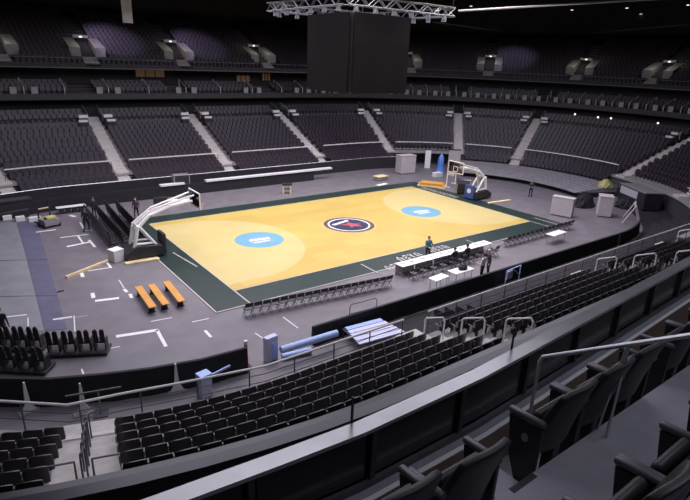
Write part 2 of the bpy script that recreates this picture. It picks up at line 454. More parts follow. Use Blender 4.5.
PITCHW = .53
def block_seats(a0, a1, d, half=.66, half0=None):
    """positions along the offset curve between two aisles"""
    n = 80; pts = [bowl(a0+(a1-a0)*i/n, d) for i in range(n+1)]
    L = [0]
    for i in range(n): L.append(L[-1]+(pts[i+1][0]-pts[i][0]).length)
    m = int((L[-1]-half-(half if half0 is None else half0))/PITCHW)
    if m < 1: return []
    off = ((L[-1]-m*PITCHW)/2 if half0 is None else half0)+PITCHW/2; out = []; k = 0
    for j in range(m):
        s = off+j*PITCHW
        while L[k+1] < s: k += 1
        t = (s-L[k])/(L[k+1]-L[k]); p = pts[k][0].lerp(pts[k+1][0], t); nn = pts[k][1].lerp(pts[k+1][1], t).normalized()
        out.append((p, nn))
    return out
near_blocks = [(N_L+3, NEAR_AISLES[0]+.1, 1.1, 'left of the wide stairs', True), (NEAR_AISLES[0]+.35, NEAR_AISLES[1], 1.1, 'right of the wide stairs', False),
               (NEAR_AISLES[1], NEAR_AISLES[2], .66, 'right of the first hooped aisle', False), (NEAR_AISLES[2], NEAR_AISLES[3], .66, 'right of the second hooped aisle', False)]
cand, rest = [], []
for bi, (a0, a1, hw, txt, rev) in enumerate(near_blocks):
    for i in range(NROWS):
        sk = SKEW*(row_d(i)-3.9)
        seats = block_seats(a0+(sk if bi == 1 else 0), a1+(sk if bi == 0 else 0), row_d(i), .66, .55 if bi == 1 else None)
        m = len(seats)
        for j, (p, n) in enumerate(seats):
            num = (m-j) if rev else j+1
            q = (p.x, p.y, row_zn(i)); u, v, w = pix((p.x, p.y, row_zn(i)+.85))
            if -8 < u < 698 and v < 508: cand.append((w, q, n, i, num, txt))
            else: rest.append((q, n))
cand.sort(key=lambda c: c[0])
proto = None
for k, (w, q, n, i, num, txt) in enumerate(cand):
    if k >= 300: rest.append((q, n)); continue
    lab = f"black stand seat, {ORD[i+1]} row from rail, {ORD[num]} {txt}"
    rz = math.atan2(-n.y, -n.x)-PI/2
    if proto is None:
        proto = thing('arena_seat', lab, 'seat', q, rz, 'black tip-up seats of the near stand'); seat_parts(proto); reg(proto)
    else: dup(proto, q, rz, lab)

# distant seats, thousands: one mass of small individual shapes
SV, SF, SM = [], [], []
_t = MB()
_t.box((0, .03, .62), (.47, .05, .46), rot=Matrix.Rotation(R(10), 3, 'X'))
_t.box((0, .18, .57), (.42, .06, .36), rot=Matrix.Rotation(R(12), 3, 'X'))
_t.box((-.265, .15, .62), (.05, .3, .05), mi=1)
_t.box((0, .10, .2), (.3, .06, .4))
TV = [Vector(v) for v in _t.v]; TF = _t.f; TM = _t.m
def mass(q, n):
    o = len(SV); fx, fy = -n.x, -n.y; rx, ry = fy, -fx
    for v in TV: SV.append((q[0]+v.x*rx+v.y*fx, q[1]+v.x*ry+v.y*fy, q[2]+v.z))
    for f in TF: SF.append(tuple(i+o for i in f))
    SM.extend(TM)
for q, n in rest: mass(q, n)
def ring_a(u, v, d):
    dr = RIGHT*((u-345)/FPX) - UP*((v-250)/FPX) + FWD; dr.normalize(); t = 20.
    while t < 140:
        p = CAM+dr*t
        if p.y > 0 and XL <= p.x <= XR: o, a = p.y-R0, 90+XR-p.x
        elif p.x > XR: o, a = math.hypot(p.x-XR, p.y)-R0, math.degrees(math.atan2(p.y, p.x-XR))
        else: o, a = math.hypot(p.x-XL, p.y)-R0, LS+math.degrees(math.atan2(p.y, p.x-XL))
        if o >= d and p.y > -30: return a
        t += .1
TIER_AISLES = [ring_a(u, v, 19.5) for u, v in [(688, 72), (581, 65), (490, 60), (410, 58), (262, 55), (178, 55), (87, 52), (-2, 52)]]
edges = [A_RIGHT+1]+FAR_AISLES+[A_LEFT-1]
for a0, a1 in zip(edges, edges[1:]):
    for i in range(ROWS):
        if i == 9: continue
        for p, n in block_seats(a0, a1, row_d(i), .64): mass((p.x, p.y, row_z(i)), n)
    for j, (d, z) in enumerate(RET):
        if TUN0-3 < (a0+a1)/2 < TUN1+3 or (a0+a1)/2 < -21: continue
        for p, n in block_seats(a0, a1, d+.42, .64): mass((p.x, p.y, z), n)
    for k in range(3):
        for p, n in block_seats(a0, a1, 16.15+.9*k+.75, 1.2): mass((p.x, p.y, 8.05+.3*k), n)
tedges = [A_RIGHT+1]+TIER_AISLES+[A_LEFT-1]
for a0, a1 in zip(tedges, tedges[1:]):
    for k in range(UROWS):
        for p, n in block_seats(a0, a1, up_d(k)-.15, 1.75 if 1 <= k <= 5 else .75): mass((p.x, p.y, up_z(k)), n)
for a0, a1 in ((-90, NEAR_RIGHT_AISLES[0]), (NEAR_RIGHT_AISLES[0], -60), (-60, A_RIGHT)):
    for i in range(ROWS):
        if a0 < -60 and i >= NROWS: continue
        for p, n in block_seats(a0, a1, row_d(i), .66): mass((p.x, p.y, (row_zn if a0 < -60 else row_z)(i)), n)
me = bpy.data.meshes.new('distant_seats'); me.from_pydata(SV, [], SF); me.materials.append(M['seat_far']); me.materials.append(M['farm'])
me.polygons.foreach_set('material_index', SM); me.update()
o = bpy.data.objects.new('arena_seat_rows', me); COL.objects.link(o)
tag(o, 'thousands of dark tip-up seats filling the far, end and upper stands', 'seats', kind='stuff')


# ------------------------------------------------------------------ the court
court = thing('basketball_court', 'yellow maple basketball court with a dark green border and round logos', 'basketball court')
mb = MB(); mb.bbox(-16, 16, -9.5, 9.3, .005, .030); mb.build('border', M['green'], court)
mb = MB(); mb.bbox(-14, 14, -7.5, 7.5, .030, .036); mb.build('playing_surface', M['wood'], court)
for sx in (-1, 1):
    mb = MB(); pts = []
    bx = sx*(14-1.575); r = 6.75
    a_s = math.asin(6.6/6.75)
    poly = [(sx*14, -6.6)] + [(bx-sx*r*math.cos(-a_s+2*a_s*i/30), r*math.sin(-a_s+2*a_s*i/30)) for i in range(31)] + [(sx*14, 6.6)]
    if sx > 0: poly = poly[::-1]
    mb.add([(x, y, .038) for x, y in poly], [tuple(range(len(poly)))])
    o = mb.build('three_point_zone', M['wood_pale'], court)
mb = MB()
for x0, x1, y0, y1 in [(-16, 16, -9.56, -9.48), (-16.02, -15.94, -9.5, 1.2), (-14.04, -13.98, -7.5, 7.5), (13.98, 14.04, -7.5, 7.5), (-14, 14, -7.53, -7.47), (-14, 14, 7.47, 7.53),
                       (-14.04, -13.96, -9.5, -7.5), (13.96, 14.04, -9.5, -7.5), (15.2, 15.3, -9.5, -7.0)]:
    mb.bbox(x0, x1, y0, y1, .0385, .041)
for u0, v0, u1, v1 in [(361, 264, 378, 273), (466, 240, 483, 246)]:
    p, q = at(u0, v0, .04), at(u1, v1, .04); d = (q-p); rz = math.atan2(d.y, d.x); c = (p+q)/2
    mb.box((c.x, c.y, .0395), (d.length, .08, .003), rz)
p, q = at(173, 252.5, .04), at(197, 266.5, .04); d = q-p; c = (p+q)/2; mb.box((c.x, c.y, .0395), (d.length, .09, .003), math.atan2(d.y, d.x))
mb.build('line', M['white_line'], court)
# centre logo: ringed dark disc with a red star-like mark and a pale word bar
cx, cy = -.46, -.43
mb = MB(); mb.disc((cx, cy), 2.24, .0378); mb.build('logo_halo', M['wood_pale'], court)
lg = MB().disc((cx, cy), 2.08, .0388).build('logo', M['brownring'], court)
MB().disc((cx, cy), 1.74, .0396, r0=1.60).build('ring', M['tape'], lg)
MB().disc((cx, cy), 1.60, .0394).build('disc', M['navy'], lg)
# the photograph is seen along (sin yaw, cos yaw): marks are laid with their base towards the near sideline
def pl(pts, u0=0, v0=0, z=.0402, rz=0., s=1.): 
    return [(u0+s*(x*math.cos(rz)-y*math.sin(rz)), v0+s*(x*math.sin(rz)+y*math.cos(rz)), z) for x, y in pts]
star = [(-1.0, .42), (-.25, .25), (.1, .75), (.3, .25), (.95, -.05), (.45, -.22), (.75, -.75), (.1, -.42), (-.35, -.7), (-.2, -.15)]
mb = MB(); mb.add(pl(star, cx+.1, cy-.12, rz=-.15), [tuple(range(10))]); mb.build('star_mark', M['red'], lg)
mb = MB()
for k in range(7):
    x = -.92+.27*k; h = .30 if k % 3 else .36
    mb.add(pl([(x, .0), (x+.23, .0), (x+.25, h), (x+.02, h)], cx-.25, cy+.62, .0404, .25), [(0, 1, 2, 3)])
mb.build('lettering', M['tape'], lg)
for (x, y), nm in (((-8.48, -.15), 0), ((7.68, -.42), 1)):
    b = MB().disc((x, y), 1.78, .0390).build('round_logo', M['sky'], court)
    MB().disc((x, y), 1.90, .0395, r0=1.80).build('ring', M['wood_pale'], b)
    mb = MB()
    mb.add(pl([(-1.0, -.75), (.85, -.95), (1.05, .15), (.35, .95), (-.75, .55)], x, y, .0396), [(0, 1, 2, 3, 4)])
    mb.build('pale_mark', M['ice'], b)
    mb = MB()
    for k in range(5):
        mb.add(pl([(-.75+.32*k, -.15), (-.5+.32*k, -.15), (-.46+.32*k, .22), (-.71+.32*k, .22)], x, y, .0403, -.1), [(0, 1, 2, 3)])
    mb.add(pl([(-.7, -.55), (.6, -.6), (.6, -.45), (-.7, -.4)], x, y, .0403), [(0, 1, 2, 3)])
    mb.build('lettering', M['tape'], b)
# white lettering on the green border
def letters(name, p0, p1, n, h, lab=None):
    p, q = Vector((p0.x, p0.y)), Vector((p1.x, p1.y)); d = q-p; L = d.length; rz = math.atan2(d.y, d.x)
    mb = MB(); w = L/n
    for k in range(n):
        c = p+d*((k+.5)/n); cs, sn = math.cos(rz), math.sin(rz)
        def P(x, y): return (c.x+x*cs-y*sn, c.y+x*sn+y*cs, .0400)
        a = w*.38
        if k % 3 == 0: quads = [(-a, -h, -a*.4, h), (a*.4, -h, a, h), (-a, h*.5, a, h)]
        elif k % 3 == 1: quads = [(-a, -h, -a*.3, h), (-a, h*.55, a, h), (-a, -h*.2, a*.7, h*.2), (-a, -h, a, -h*.55)]
        else: quads = [(-a*.3, -h, a*.3, h), (-a, h*.5, a, h)]
        for x0, y0, x1, y1 in quads: mb.add([P(x0, y0), P(x1, y0), P(x1, y1), P(x0, y1)], [(0, 1, 2, 3)])
    mb.build(name, M['white_line'], court)
for u0, v0, u1, v1, n in ((386, 268.5, 401, 264, 3), (397, 259.5, 420, 253.5, 4), (428, 251, 447, 246, 4)):
    letters('sideline_lettering', at(u0, v0, .04), at(u1, v1, .04), n, .36)
letters('baseline_lettering', Vector((14.75, 6.6)), Vector((14.75, 1.6)), 11, .32)

# ------------------------------------------------------------------ boards under black drapes round the floor
def drape(path, h, label, folds=.03):
    """path: floor polyline, outside on its right hand"""
    mb = MB(); fine = []
    for p, q in zip(path, path[1:]):
        p, q = Vector(p), Vector(q); n = max(1, int((q-p).length/.35)); fine += [p.lerp(q, i/n) for i in range(n)]
    fine.append(Vector(path[-1])); vs = []; rows = [(0, .09), (.35*h, .06), (.75*h, .03), (h, 0)]
    for k, c in enumerate(fine):
        t = (fine[min(k+1, len(fine)-1)]-fine[max(k-1, 0)]).normalized(); n = Vector((t.y, -t.x))
        w = folds*math.sin(k*1.9)+folds*.6*math.sin(k*.7+1)
        for z, o in rows:
            p = c+n*(.12+o+w*(1-z/h)); vs.append((p.x, p.y, z))
        for z, o in rows[::-1]:
            p = c-n*(.02+o*.3); vs.append((p.x, p.y, z))
    m = 8; fs = []
    for i in range(len(fine)-1):
        for k in range(m-1): fs.append((i*m+k, i*m+k+1, (i+1)*m+k+1, (i+1)*m+k))
    fs.append(tuple(range(m))[::-1]); e = (len(fine)-1)*m; fs.append(tuple(e+k for k in range(m)))
    mb.add(vs, fs)
    return tag(mb.build('draped_boards', M['black']), label, 'draped barrier')
def arcpath(a0, a1, d): return [tuple(bowl(a, d)[0]) for a in stations(a0, a1, 2.0)]
drape([(-29.5, -7.5), (-28.2, -9.6), (-27.0, -11.1), (-25.7, -12.3), (-24.2, -13.35), (-22.6, -14.05), (-20.95, -14.65), (-19.1, -15.1), (-17.15, -15.25)], 1.15, 'long black draped barrier curving below the near left seats')
drape(arcpath(270+LS+(-13.6-XL), 333.7, -.1), .95, 'long black draped barrier behind the scorers table, below the near seats')
drape(arcpath(-89.6, -70, -.1), .95, 'black draped barrier curving away at the far right end')
drape(arcpath(98, 150, .1), 1.05, 'long dark draped barrier along the far side of the floor')
mb = MB(); sweep(mb, [(.3, .002), (.3, .012), (4.1, .012), (4.1, .002)], 270+LS+(-11.5-XL), 333.7); struct(mb.build('floor_gap_near', M['black']))
mb = MB(); sweep(mb, [(.3, .002), (.3, .012), (4.1, .012), (4.1, .002)], -90, -40); struct(mb.build('floor_gap_right', M['black']))
# the folded-in front tribune of the near side: dark stepped decks behind the barrier
fold = [(.9, .013), (.9, .45), (1.6, .45), (1.6, .82), (2.3, .82), (2.3, 1.18), (3.0, 1.18), (3.0, 1.52), (3.86, 1.52), (3.86, .013)]
mb = MB(); sweep(mb, fold, 270+LS+(-6.5-XL), 333.8); struct(mb.build('stand_folded_near', M['folded']))
mb = MB(); sweep(mb, fold, -90, -62); struct(mb.build('stand_folded_right', M['folded']))

# ------------------------------------------------------------------ rails of the near stand
def stand_rail(pts, label, zf=1.81):
    """pts: run of the top rail"""
    t = thing('stand_rail', label, 'rail'); pts = [Vector(p) for p in pts]
    MB().tube(pts, .04, 8).build('top_rail', M['white_metal'], t)
    for dz in (.3, .6): MB().tube([p-Vector((0, 0, dz)) for p in pts], .016, 5).build('lower_rail', M['steel_dark'], t)
    L = 0; nxt = .05
    for p, q in zip(pts, pts[1:]):
        ln = (q-p).length
        while nxt < L+ln:
            c = p.lerp(q, (nxt-L)/ln); MB().tube([(c.x, c.y, zf), (c.x, c.y, c.z-.03)], .025, 6).build('post', M['steel_dark'], t); nxt += 1.7
        L += ln
ZR = 2.86
def railpts(a0, a1, d=4.42): return [(bowl(a, d)[0].x, bowl(a, d)[0].y, ZR) for a in stations(a0, a1, 2)]
left_run = [tuple(at(u, v, ZR)) for u, v in [(-40, 400), (0, 401), (67, 405), (120, 394), (180, 383)]]
left_run += [(x, -R0-4.42, ZR) for x in (-18.5, -15.0)]+[(bowl(NEAR_AISLES[1]-.7, 4.42)[0].x, -R0-4.42, ZR)]
stand_rail(left_run, 'long white handrail below the near seats, passing the foot of the wide stairs')
stand_rail(railpts(NEAR_AISLES[1]+.7, 333.7), 'long white handrail in front of the right near seats, starting at the first hooped aisle')
stand_rail(railpts(-89.9, -46), 'white handrail curving round the far right end of the near stand')
inner = [(p[0], p[1]+.06) for p in left_run[:6]]; outer = [tuple(bowl(a, 4.3)[0]) for a in stations(270, 270+LS+1.4, 2)]
outer = [p for p in outer if p[0] > -30]
mb = MB(); mb.prism(inner[::-1]+outer, 1.5, 1.80); struct(mb.build('stand_landing', M['concrete']))
mb = MB(); sweep(mb, [(3.88, 1.5), (3.88, 1.82), (4.5, 1.82), (4.5, 1.5)], NEAR_AISLES[1]+.6, 333.8); struct(mb.build('trim_landing', M['black']))

# centre handrail of the wide stairs: separate upright hoops, one to a step
p0, nrm = bowl(NEAR_AISLES[0], 0); tx = Vector((-nrm.y, nrm.x))
for i in range(5):
    d = 4.75+DEPTH*i; z = row_zn(i)
    p0, nrm = bowl(NEAR_AISLES[0]+SKEW*(d-3.9), 0); tx = Vector((-nrm.y, nrm.x))
    p = p0+nrm*d; q = p0+nrm*(d+.55)
    o = MB().tube([(p.x, p.y, z), (p.x, p.y, z+.82), (p.x+nrm.x*.06, p.y+nrm.y*.06, z+.92), (q.x-nrm.x*.06, q.y-nrm.y*.06, z+1.08), (q.x, q.y, z+1.0), (q.x, q.y, z+.1)], .024, 8).build('stair_hoop_rail', M['steel_dark'])
    tag(o, f'dark hoop handrail dividing the wide stairs, {ORD[i+1]} up from the bottom', 'handrail', 'hoop rails on the wide stairs')
for s_, txt in ((-1, 'left'), (1, 'right')):
    d = 4.55+DEPTH*4.6; z = row_zn(4)
    p = p0+nrm*d+tx*(.18*s_); q = p0+nrm*d+tx*(.86*s_)
    o = MB().tube([(p.x, p.y, z), (p.x, p.y, z+.75), (q.x, q.y, z+.75), (q.x, q.y, z)], .03, 6).build('stair_gate_rail', M['steel_dark'])
    tag(o, f'dark crossbar rail across the {"lane beside the long seat block" if s_ < 0 else "lane beside the small left seat block"} on the wide stairs', 'rail')
# silver hoops in the other near aisles
for ai, a in enumerate(NEAR_AISLES[1:]+NEAR_RIGHT_AISLES):
    p0, nrm = bowl(a, 0)
    for i, d in enumerate((4.95, 6.8, 8.65)):
        z = Z0N+RISE_N/DEPTH*(d-4.55)+.05; p = p0+nrm*d; q = p0+nrm*(d+1.0)
        o = MB().tube([(p.x, p.y, z-.2), (p.x, p.y, z+.82), (p.x+nrm.x*.07, p.y+nrm.y*.07, z+.92), (q.x-nrm.x*.1, q.y-nrm.y*.1, z+1.30), (q.x, q.y, z+1.2), (q.x, q.y, z+.40)], .036, 8).build('aisle_hoop_rail', M['white_metal'])
        tag(o, f'silver hoop handrail, {["lowest", "middle", "topmost"][i]} of three on the {ORD[ai+1]} narrow aisle right of the stairs', 'handrail', 'silver hoops in the near aisles')

# ------------------------------------------------------------------ gallery round the camera
GPL = [(-36, -30.2), (-28, -30.72), (-25.4, -30.92), (-24.6, -31.0), (-24, -31.05), (-22.8, -31.06), (-22, -31.02), (-20, -30.91), (-18, -30.80), (-14, -30.57), (-4, -30.0)]
def gy(x):
    for (x0, y0), (x1, y1) in zip(GPL, GPL[1:]):
        if x <= x1: return y0+(y1-y0)*(x-x0)/(x1-x0)
    return GPL[-1][1]
def gband(o0, o1, z0, z1, x0=None, x1=None, n=None):
    xs = [q[0] for q in GPL] if x0 is None else [x0+(x1-x0)*i/n for i in range(n+1)]
    return MB().prism([(x, gy(x)+o0) for x in xs]+[(x, gy(x)+o1) for x in xs[::-1]], z0, z1)
GX0, GX1 = -36., -4.
gl = thing('gallery_parapet', 'long parapet with a broad silver ledge and smoked panels before the gallery seats', 'parapet', (0, 0, 0))
gband(0, .125, 10.27, 10.30).build('ledge', M['ledge'], gl)
gband(.12, .16, 9.4, 10.26).build('outer_face', M['cover'], gl)
gband(.0, .035, 9.80, 9.85).build('kick_rail', M['steel_dark'], gl)
gband(-.11, -.072, 9.80, 9.812).build('floor_strip', M['tape'], gl)
x = -35.6
while x < GX1-1:
    gband(.045, .06, 9.86, 10.25, x+.05, x+.85, 3).build('panel', M['panel'], gl)
    MB().box((x, gy(x)+.04, 10.03), (.045, .06, .48)).build('mullion', M['dark'], gl)
    x += .9
for u, v in ((357, 425), (514, 348), (640, 285)):
    gx = at(u, v, 10.3).x; MB().box((gx, gy(gx)+.15, 10.36), (.014, .014, .26)).build('glass_post', M['dark'], gl)
# gallery steps
mb = MB()
FZ = [9.8, 10.1, 10.5, 10.9]; FY = [-31.07, -31.80, -32.62, -33.4, -34.4]
for i in range(1, 4): mb.bbox(GX0, GX1, FY[i+1], FY[i], FZ[i]-.6, FZ[i])
mb.prism([(x, y+.02) for x, y in GPL]+[(GX1, FY[1]), (GX0, FY[1])], 9.4, 9.8)
struct(mb.build('gallery_floor', M['lino']))
struct(gband(-.34, -.10, 9.80, 9.806).build('trim_gallery_strip', M['brown']))
struct(gband(.16, .6, 8.6, 9.4).build('gallery_slab', M['wall']))
mb = MB(); mb.bbox(-23.42, -23.17, -31.80, -31.55, 9.8, 9.96); struct(mb.build('gallery_step', M['lino']))
mb = MB(); mb.bbox(-23.42, -23.17, -31.84, -31.80, 10.1, 10.104); struct(mb.build('trim_gallery_step', M['dark']))

def club_seat(parent):
    """padded tip-up gallery seat facing +y; width .56, origin on the floor under the back"""
    # backrest: tall padded slab, curved and raked
    nx, nz = 10, 7; th = .085; W = .53
    def pt(s_, k, i):
        u = -1+2*i/nx; w = k/nz; z = .38+.54*w
        y = -.02+.05*abs(u)**2.2 - .16*w**1.2 + (th*(1-.35*w) if s_ else 0)
        z -= .05*abs(u)**4*(w > .5)*(w-.5)*2
        return (u*W/2*(1-.10*max(0, w-.6)/.4), y, z)
    vs = [pt(s_, k, i) for s_ in (0, 1) for k in range(nz+1) for i in range(nx+1)]
    N = (nx+1)*(nz+1); fs = []; idx = lambda s_, k, i: s_*N+k*(nx+1)+i
    for k in range(nz):
        for i in range(nx):
            fs.append((idx(0, k, i), idx(0, k, i+1), idx(0, k+1, i+1), idx(0, k+1, i)))
            fs.append((idx(1, k, i), idx(1, k+1, i), idx(1, k+1, i+1), idx(1, k, i+1)))
    for i in range(nx):
        fs.append((idx(0, nz, i), idx(0, nz, i+1), idx(1, nz, i+1), idx(1, nz, i))); fs.append((idx(0, 0, i+1), idx(0, 0, i), idx(1, 0, i), idx(1, 0, i+1)))
    for k in range(nz):
        fs.append((idx(0, k+1, 0), idx(1, k+1, 0), idx(1, k, 0), idx(0, k, 0))); fs.append((idx(0, k, nx), idx(1, k, nx), idx(1, k+1, nx), idx(0, k+1, nx)))
    mb = MB(); mb.add(vs, fs); mb.build('backrest', M['vinyl'], parent, smooth=True, bevel=.012)
    mb = MB(); rot = Matrix.Rotation(R(16), 3, 'X'); mb.box((0, .13, .50), (.46, .075, .36), rot=rot)
    mb.build('seat', M['vinyl'], parent, smooth=True, bevel=.03)
    for s_ in (-1, 1):
        mb = MB(); x = s_*.295
        poly = [(x-.02, -.02, .06), (x-.02, .10, .06), (x-.02, .22, .30), (x-.02, .27, .61), (x-.02, -.03, .62)]
        mb.extrude(poly, (.04, 0, 0)); mb.build('side_panel', M['vinyl'], parent, bevel=.008)
        mb = MB(); mb.box((x, .12, .645), (.062, .33, .045), rot=Matrix.Rotation(R(-3), 3, 'X')); ar = mb.build('armrest', M['vinyl_arm'], parent, smooth=True, bevel=.02)
        if s_ < 0: MB().tube([(x-.028, .10, .50), (x-.018, .10, .50)], .030, 14).build('pivot_cap', M['arm'], parent)
    mb = MB(); mb.box((0, .03, .2), (.10, .10, .40)); mb.box((0, .05, .015), (.34, .16, .03)); mb.build('pedestal', M['dark'], parent, bevel=.008)
SEAT_S = (.80, .85, 1.02)
def gseat(xl, y, z, lab, first=False):
    """xl: the left armrest"""
    global cs
    if first:
        cs = thing('club_seat', lab, 'seat', (xl+.236, y, z), 0, 'padded gallery seats'); club_seat(cs); cs.scale = SEAT_S; reg(cs)
    else: dup(cs, (xl+.236, y, z), 0, lab)
gseat(-24.12, -31.82, 9.8, 'padded black gallery seat at the bottom edge, just left of the small stair step', True)
for xl, lab in [(-24.62, 'padded black gallery seat cut by the bottom edge, second left of the small stair step'),
                (-23.14, 'padded gallery seat with a round pale side cap, just right of the small stair step'),
                (-22.64, 'padded black gallery seat below the lower handrail post, second right of the small stair step'),
                (-22.14, 'padded black gallery seat below the handrail, third right of the small stair step'),
                (-21.30, 'padded gallery seat beyond the handrail in the front row, nearest the handrail posts'),
                (-20.80, 'padded gallery seat beyond the handrail in the front row, near the right picture edge'),
                (-20.30, 'farthest padded gallery seat of the front row at the right picture edge')]:
    gseat(xl, -31.78, 9.8, lab)
for xl, lab in [(-23.90, 'padded gallery seat in the second row, leftmost at the bottom edge'), (-23.40, 'padded black gallery seat in the second row with a broad armrest, at the bottom right'),
                (-22.54, 'padded black gallery seat in the second row at the right picture edge')]:
    gseat(xl, -32.60, 10.1, lab)
t = thing('gallery_handrail', 'slim steel handrail sloping up over the gallery seats on two posts', 'handrail')
A = at(543, 357, 10.50); B = Vector((A.x+.12, -32.75, 11.43))
MB().tube([(A.x, A.y+.02, A.z-.06), (A.x, A.y, A.z), tuple(B)], .017, 10).build('rail', M['steel'], t)
MB().tube([(A.x, A.y+.02, 9.8), (A.x, A.y+.02, A.z-.05)], .014, 8).build('post', M['steel'], t)
q = A.lerp(B, .40); MB().tube([(q.x, q.y, 10.1), (q.x, q.y, q.z)], .012, 8).build('post', M['steel'], t)
MB().tube([(q.x, q.y+.07, 10.12), (q.x, q.y+.01, q.z)], .008, 8).build('brace', M['steel'], t)

# ------------------------------------------------------------------ scoreboard cube, lighting truss, roof
t = thing('scoreboard_cube', 'large unlit black scoreboard cube hanging over centre court', 'scoreboard', (0, 0, 10.45))
h = 2.75
MB().bbox(-h+.25, h-.25, -h+.25, h-.25, .05, 5.2).build('core', M['black'], t)
for sx, sy in ((-1, 0), (1, 0), (0, -1), (0, 1)):
    rz = math.atan2(sy, sx)
    mb = MB(); mb.box((sx*h, sy*h, 2.6), (.12, 5.0, 5.2), rz); f = mb.build('screen', M['screen'], t)
for sx in (-1, 1):
    for sy in (-1, 1): MB().tube([(sx*1.5, sy*1.5, 5.2), (sx*1.5, sy*1.5, 12.5)], .03, 5).build('cable', M['dark'], t)
def truss(mb, p, q, w=.4, n=None, r=.03):
    p, q = Vector(p), Vector(q); d = q-p; L = d.length; e = d.normalized(); s_ = e.cross(Vector((0, 0, 1))).normalized()*w/2; u = Vector((0, 0, w/2))
    n = n or max(2, int(L/.7)); cor = [s_+u, s_-u, -s_-u, -s_+u]
    for c in cor: mb.tube([p+c, q+c], r, 5)
    for i in range(n):
        a, b = p+d*(i/n), p+d*((i+1)/n)
        for k in range(4):
            c1, c2 = cor[k], cor[(k+1) % 4]
            mb.tube([a+c1, b+c2] if i % 2 else [a+c2, b+c1], r*.6, 4, cap=False)
t = thing('lighting_truss', 'square silver lattice lighting truss round the top of the scoreboard cube', 'truss', (0, 0, 16.1))
hh = 4.7
for (x0, y0), (x1, y1) in (((-hh, -hh), (hh, -hh)), ((hh, -hh), (hh, hh)), ((hh, hh), (-hh, hh)), ((-hh, hh), (-hh, -hh))):
    mb = MB(); truss(mb, (x0, y0, 0), (x1, y1, 0), .55, r=.045); s_ = mb.build('truss_side', M['truss'], t)
    for k in range(6):
        f = (k+.5)/6; px, py = x0+(x1-x0)*f, y0+(y1-y0)*f
        MB().tube([(px, py, -.3), (px, py, -.62)], [.13, .17], 8).build('spotlight', M['truss'], t)
for x, y in ((-hh, -hh), (hh, -hh), (hh, hh), (-hh, hh)): MB().tube([(x, y, .2), (x, y, 6.9)], .03, 5).build('cable', M['dark'], t)
def pipe(name, pts, r, m, lab):
    tag(MB().tube(pts, r, 8).build(name, m), lab, 'catwalk pipe')
pipe('catwalk_pipe', [(5.0, -5.0, 16.2), tuple(at(700, -4, 16.6))], .07, M['steelgrey'], 'long pale pipe under the roof running right from the lighting truss')
pipe('catwalk_pipe', [tuple(at(433, 22, 18)), tuple(at(502, 31, 18))], .07, M['steelgrey'], 'short sloping pipe under the roof right of the scoreboard cube')
pipe('catwalk_pipe', [tuple(at(560, 36, 17.5)), tuple(at(700, 23, 18))], .07, M['fascia'], 'dim sloping pipe under the roof at the upper right')
for k, (u, v, txt) in enumerate([(471, 6, 'just right of the lighting truss'), (572, 10, 'above the long dim pipe'), (627, 8, 'left of a close pair'), (641, 14, 'lower of a close pair'), (688, 5, 'at the right picture edge')]):
    p = at(u, v, 20.6 if u < 690 else 20)
    lt = thing('roof_lamp', f'small glowing roof lamp {txt}', 'lamp', tuple(p), 0, 'small roof lamps')
    MB().tube([(0, 0, 0), (0, 0, .25)], [.22, .12], 10).build('shade', M['dark'], lt); MB().disc((0, 0), .2, -.015, 12).build('lens', M['lamp'], lt)
    MB().tube([(0, 0, .25), (0, 0, 23-p.z)], .02, 4).build('rod', M['dark'], lt)

def along(u, v, y):
    """where the line of sight through a photograph point meets the upright plane at depth y"""
    d = RIGHT*((u-345)/FPX) - UP*((v-250)/FPX) + FWD
    return CAM + d*((y-CAM.y)/d.y)
bt, bb = along(128, -4, 24), along(128, 23, 24)
bn = thing('hanging_banner', 'white narrow banner hanging from the roof at the upper left', 'banner', (bb.x, 24, bb.z))
MB().box((0, 0, (bt.z-bb.z)/2), (.95, .03, bt.z-bb.z)).build('cloth', M['banner'], bn)
MB().tube([(-.55, 0, bt.z-bb.z+.02), (.55, 0, bt.z-bb.z+.02)], .03, 6).build('bar', M['steel_dark'], bn)
for s_ in (-1, 1): MB().tube([(s_*.45, 0, bt.z-bb.z), (s_*.45, 0, 23-bb.z)], .01, 4).build('cord', M['dark'], bn)

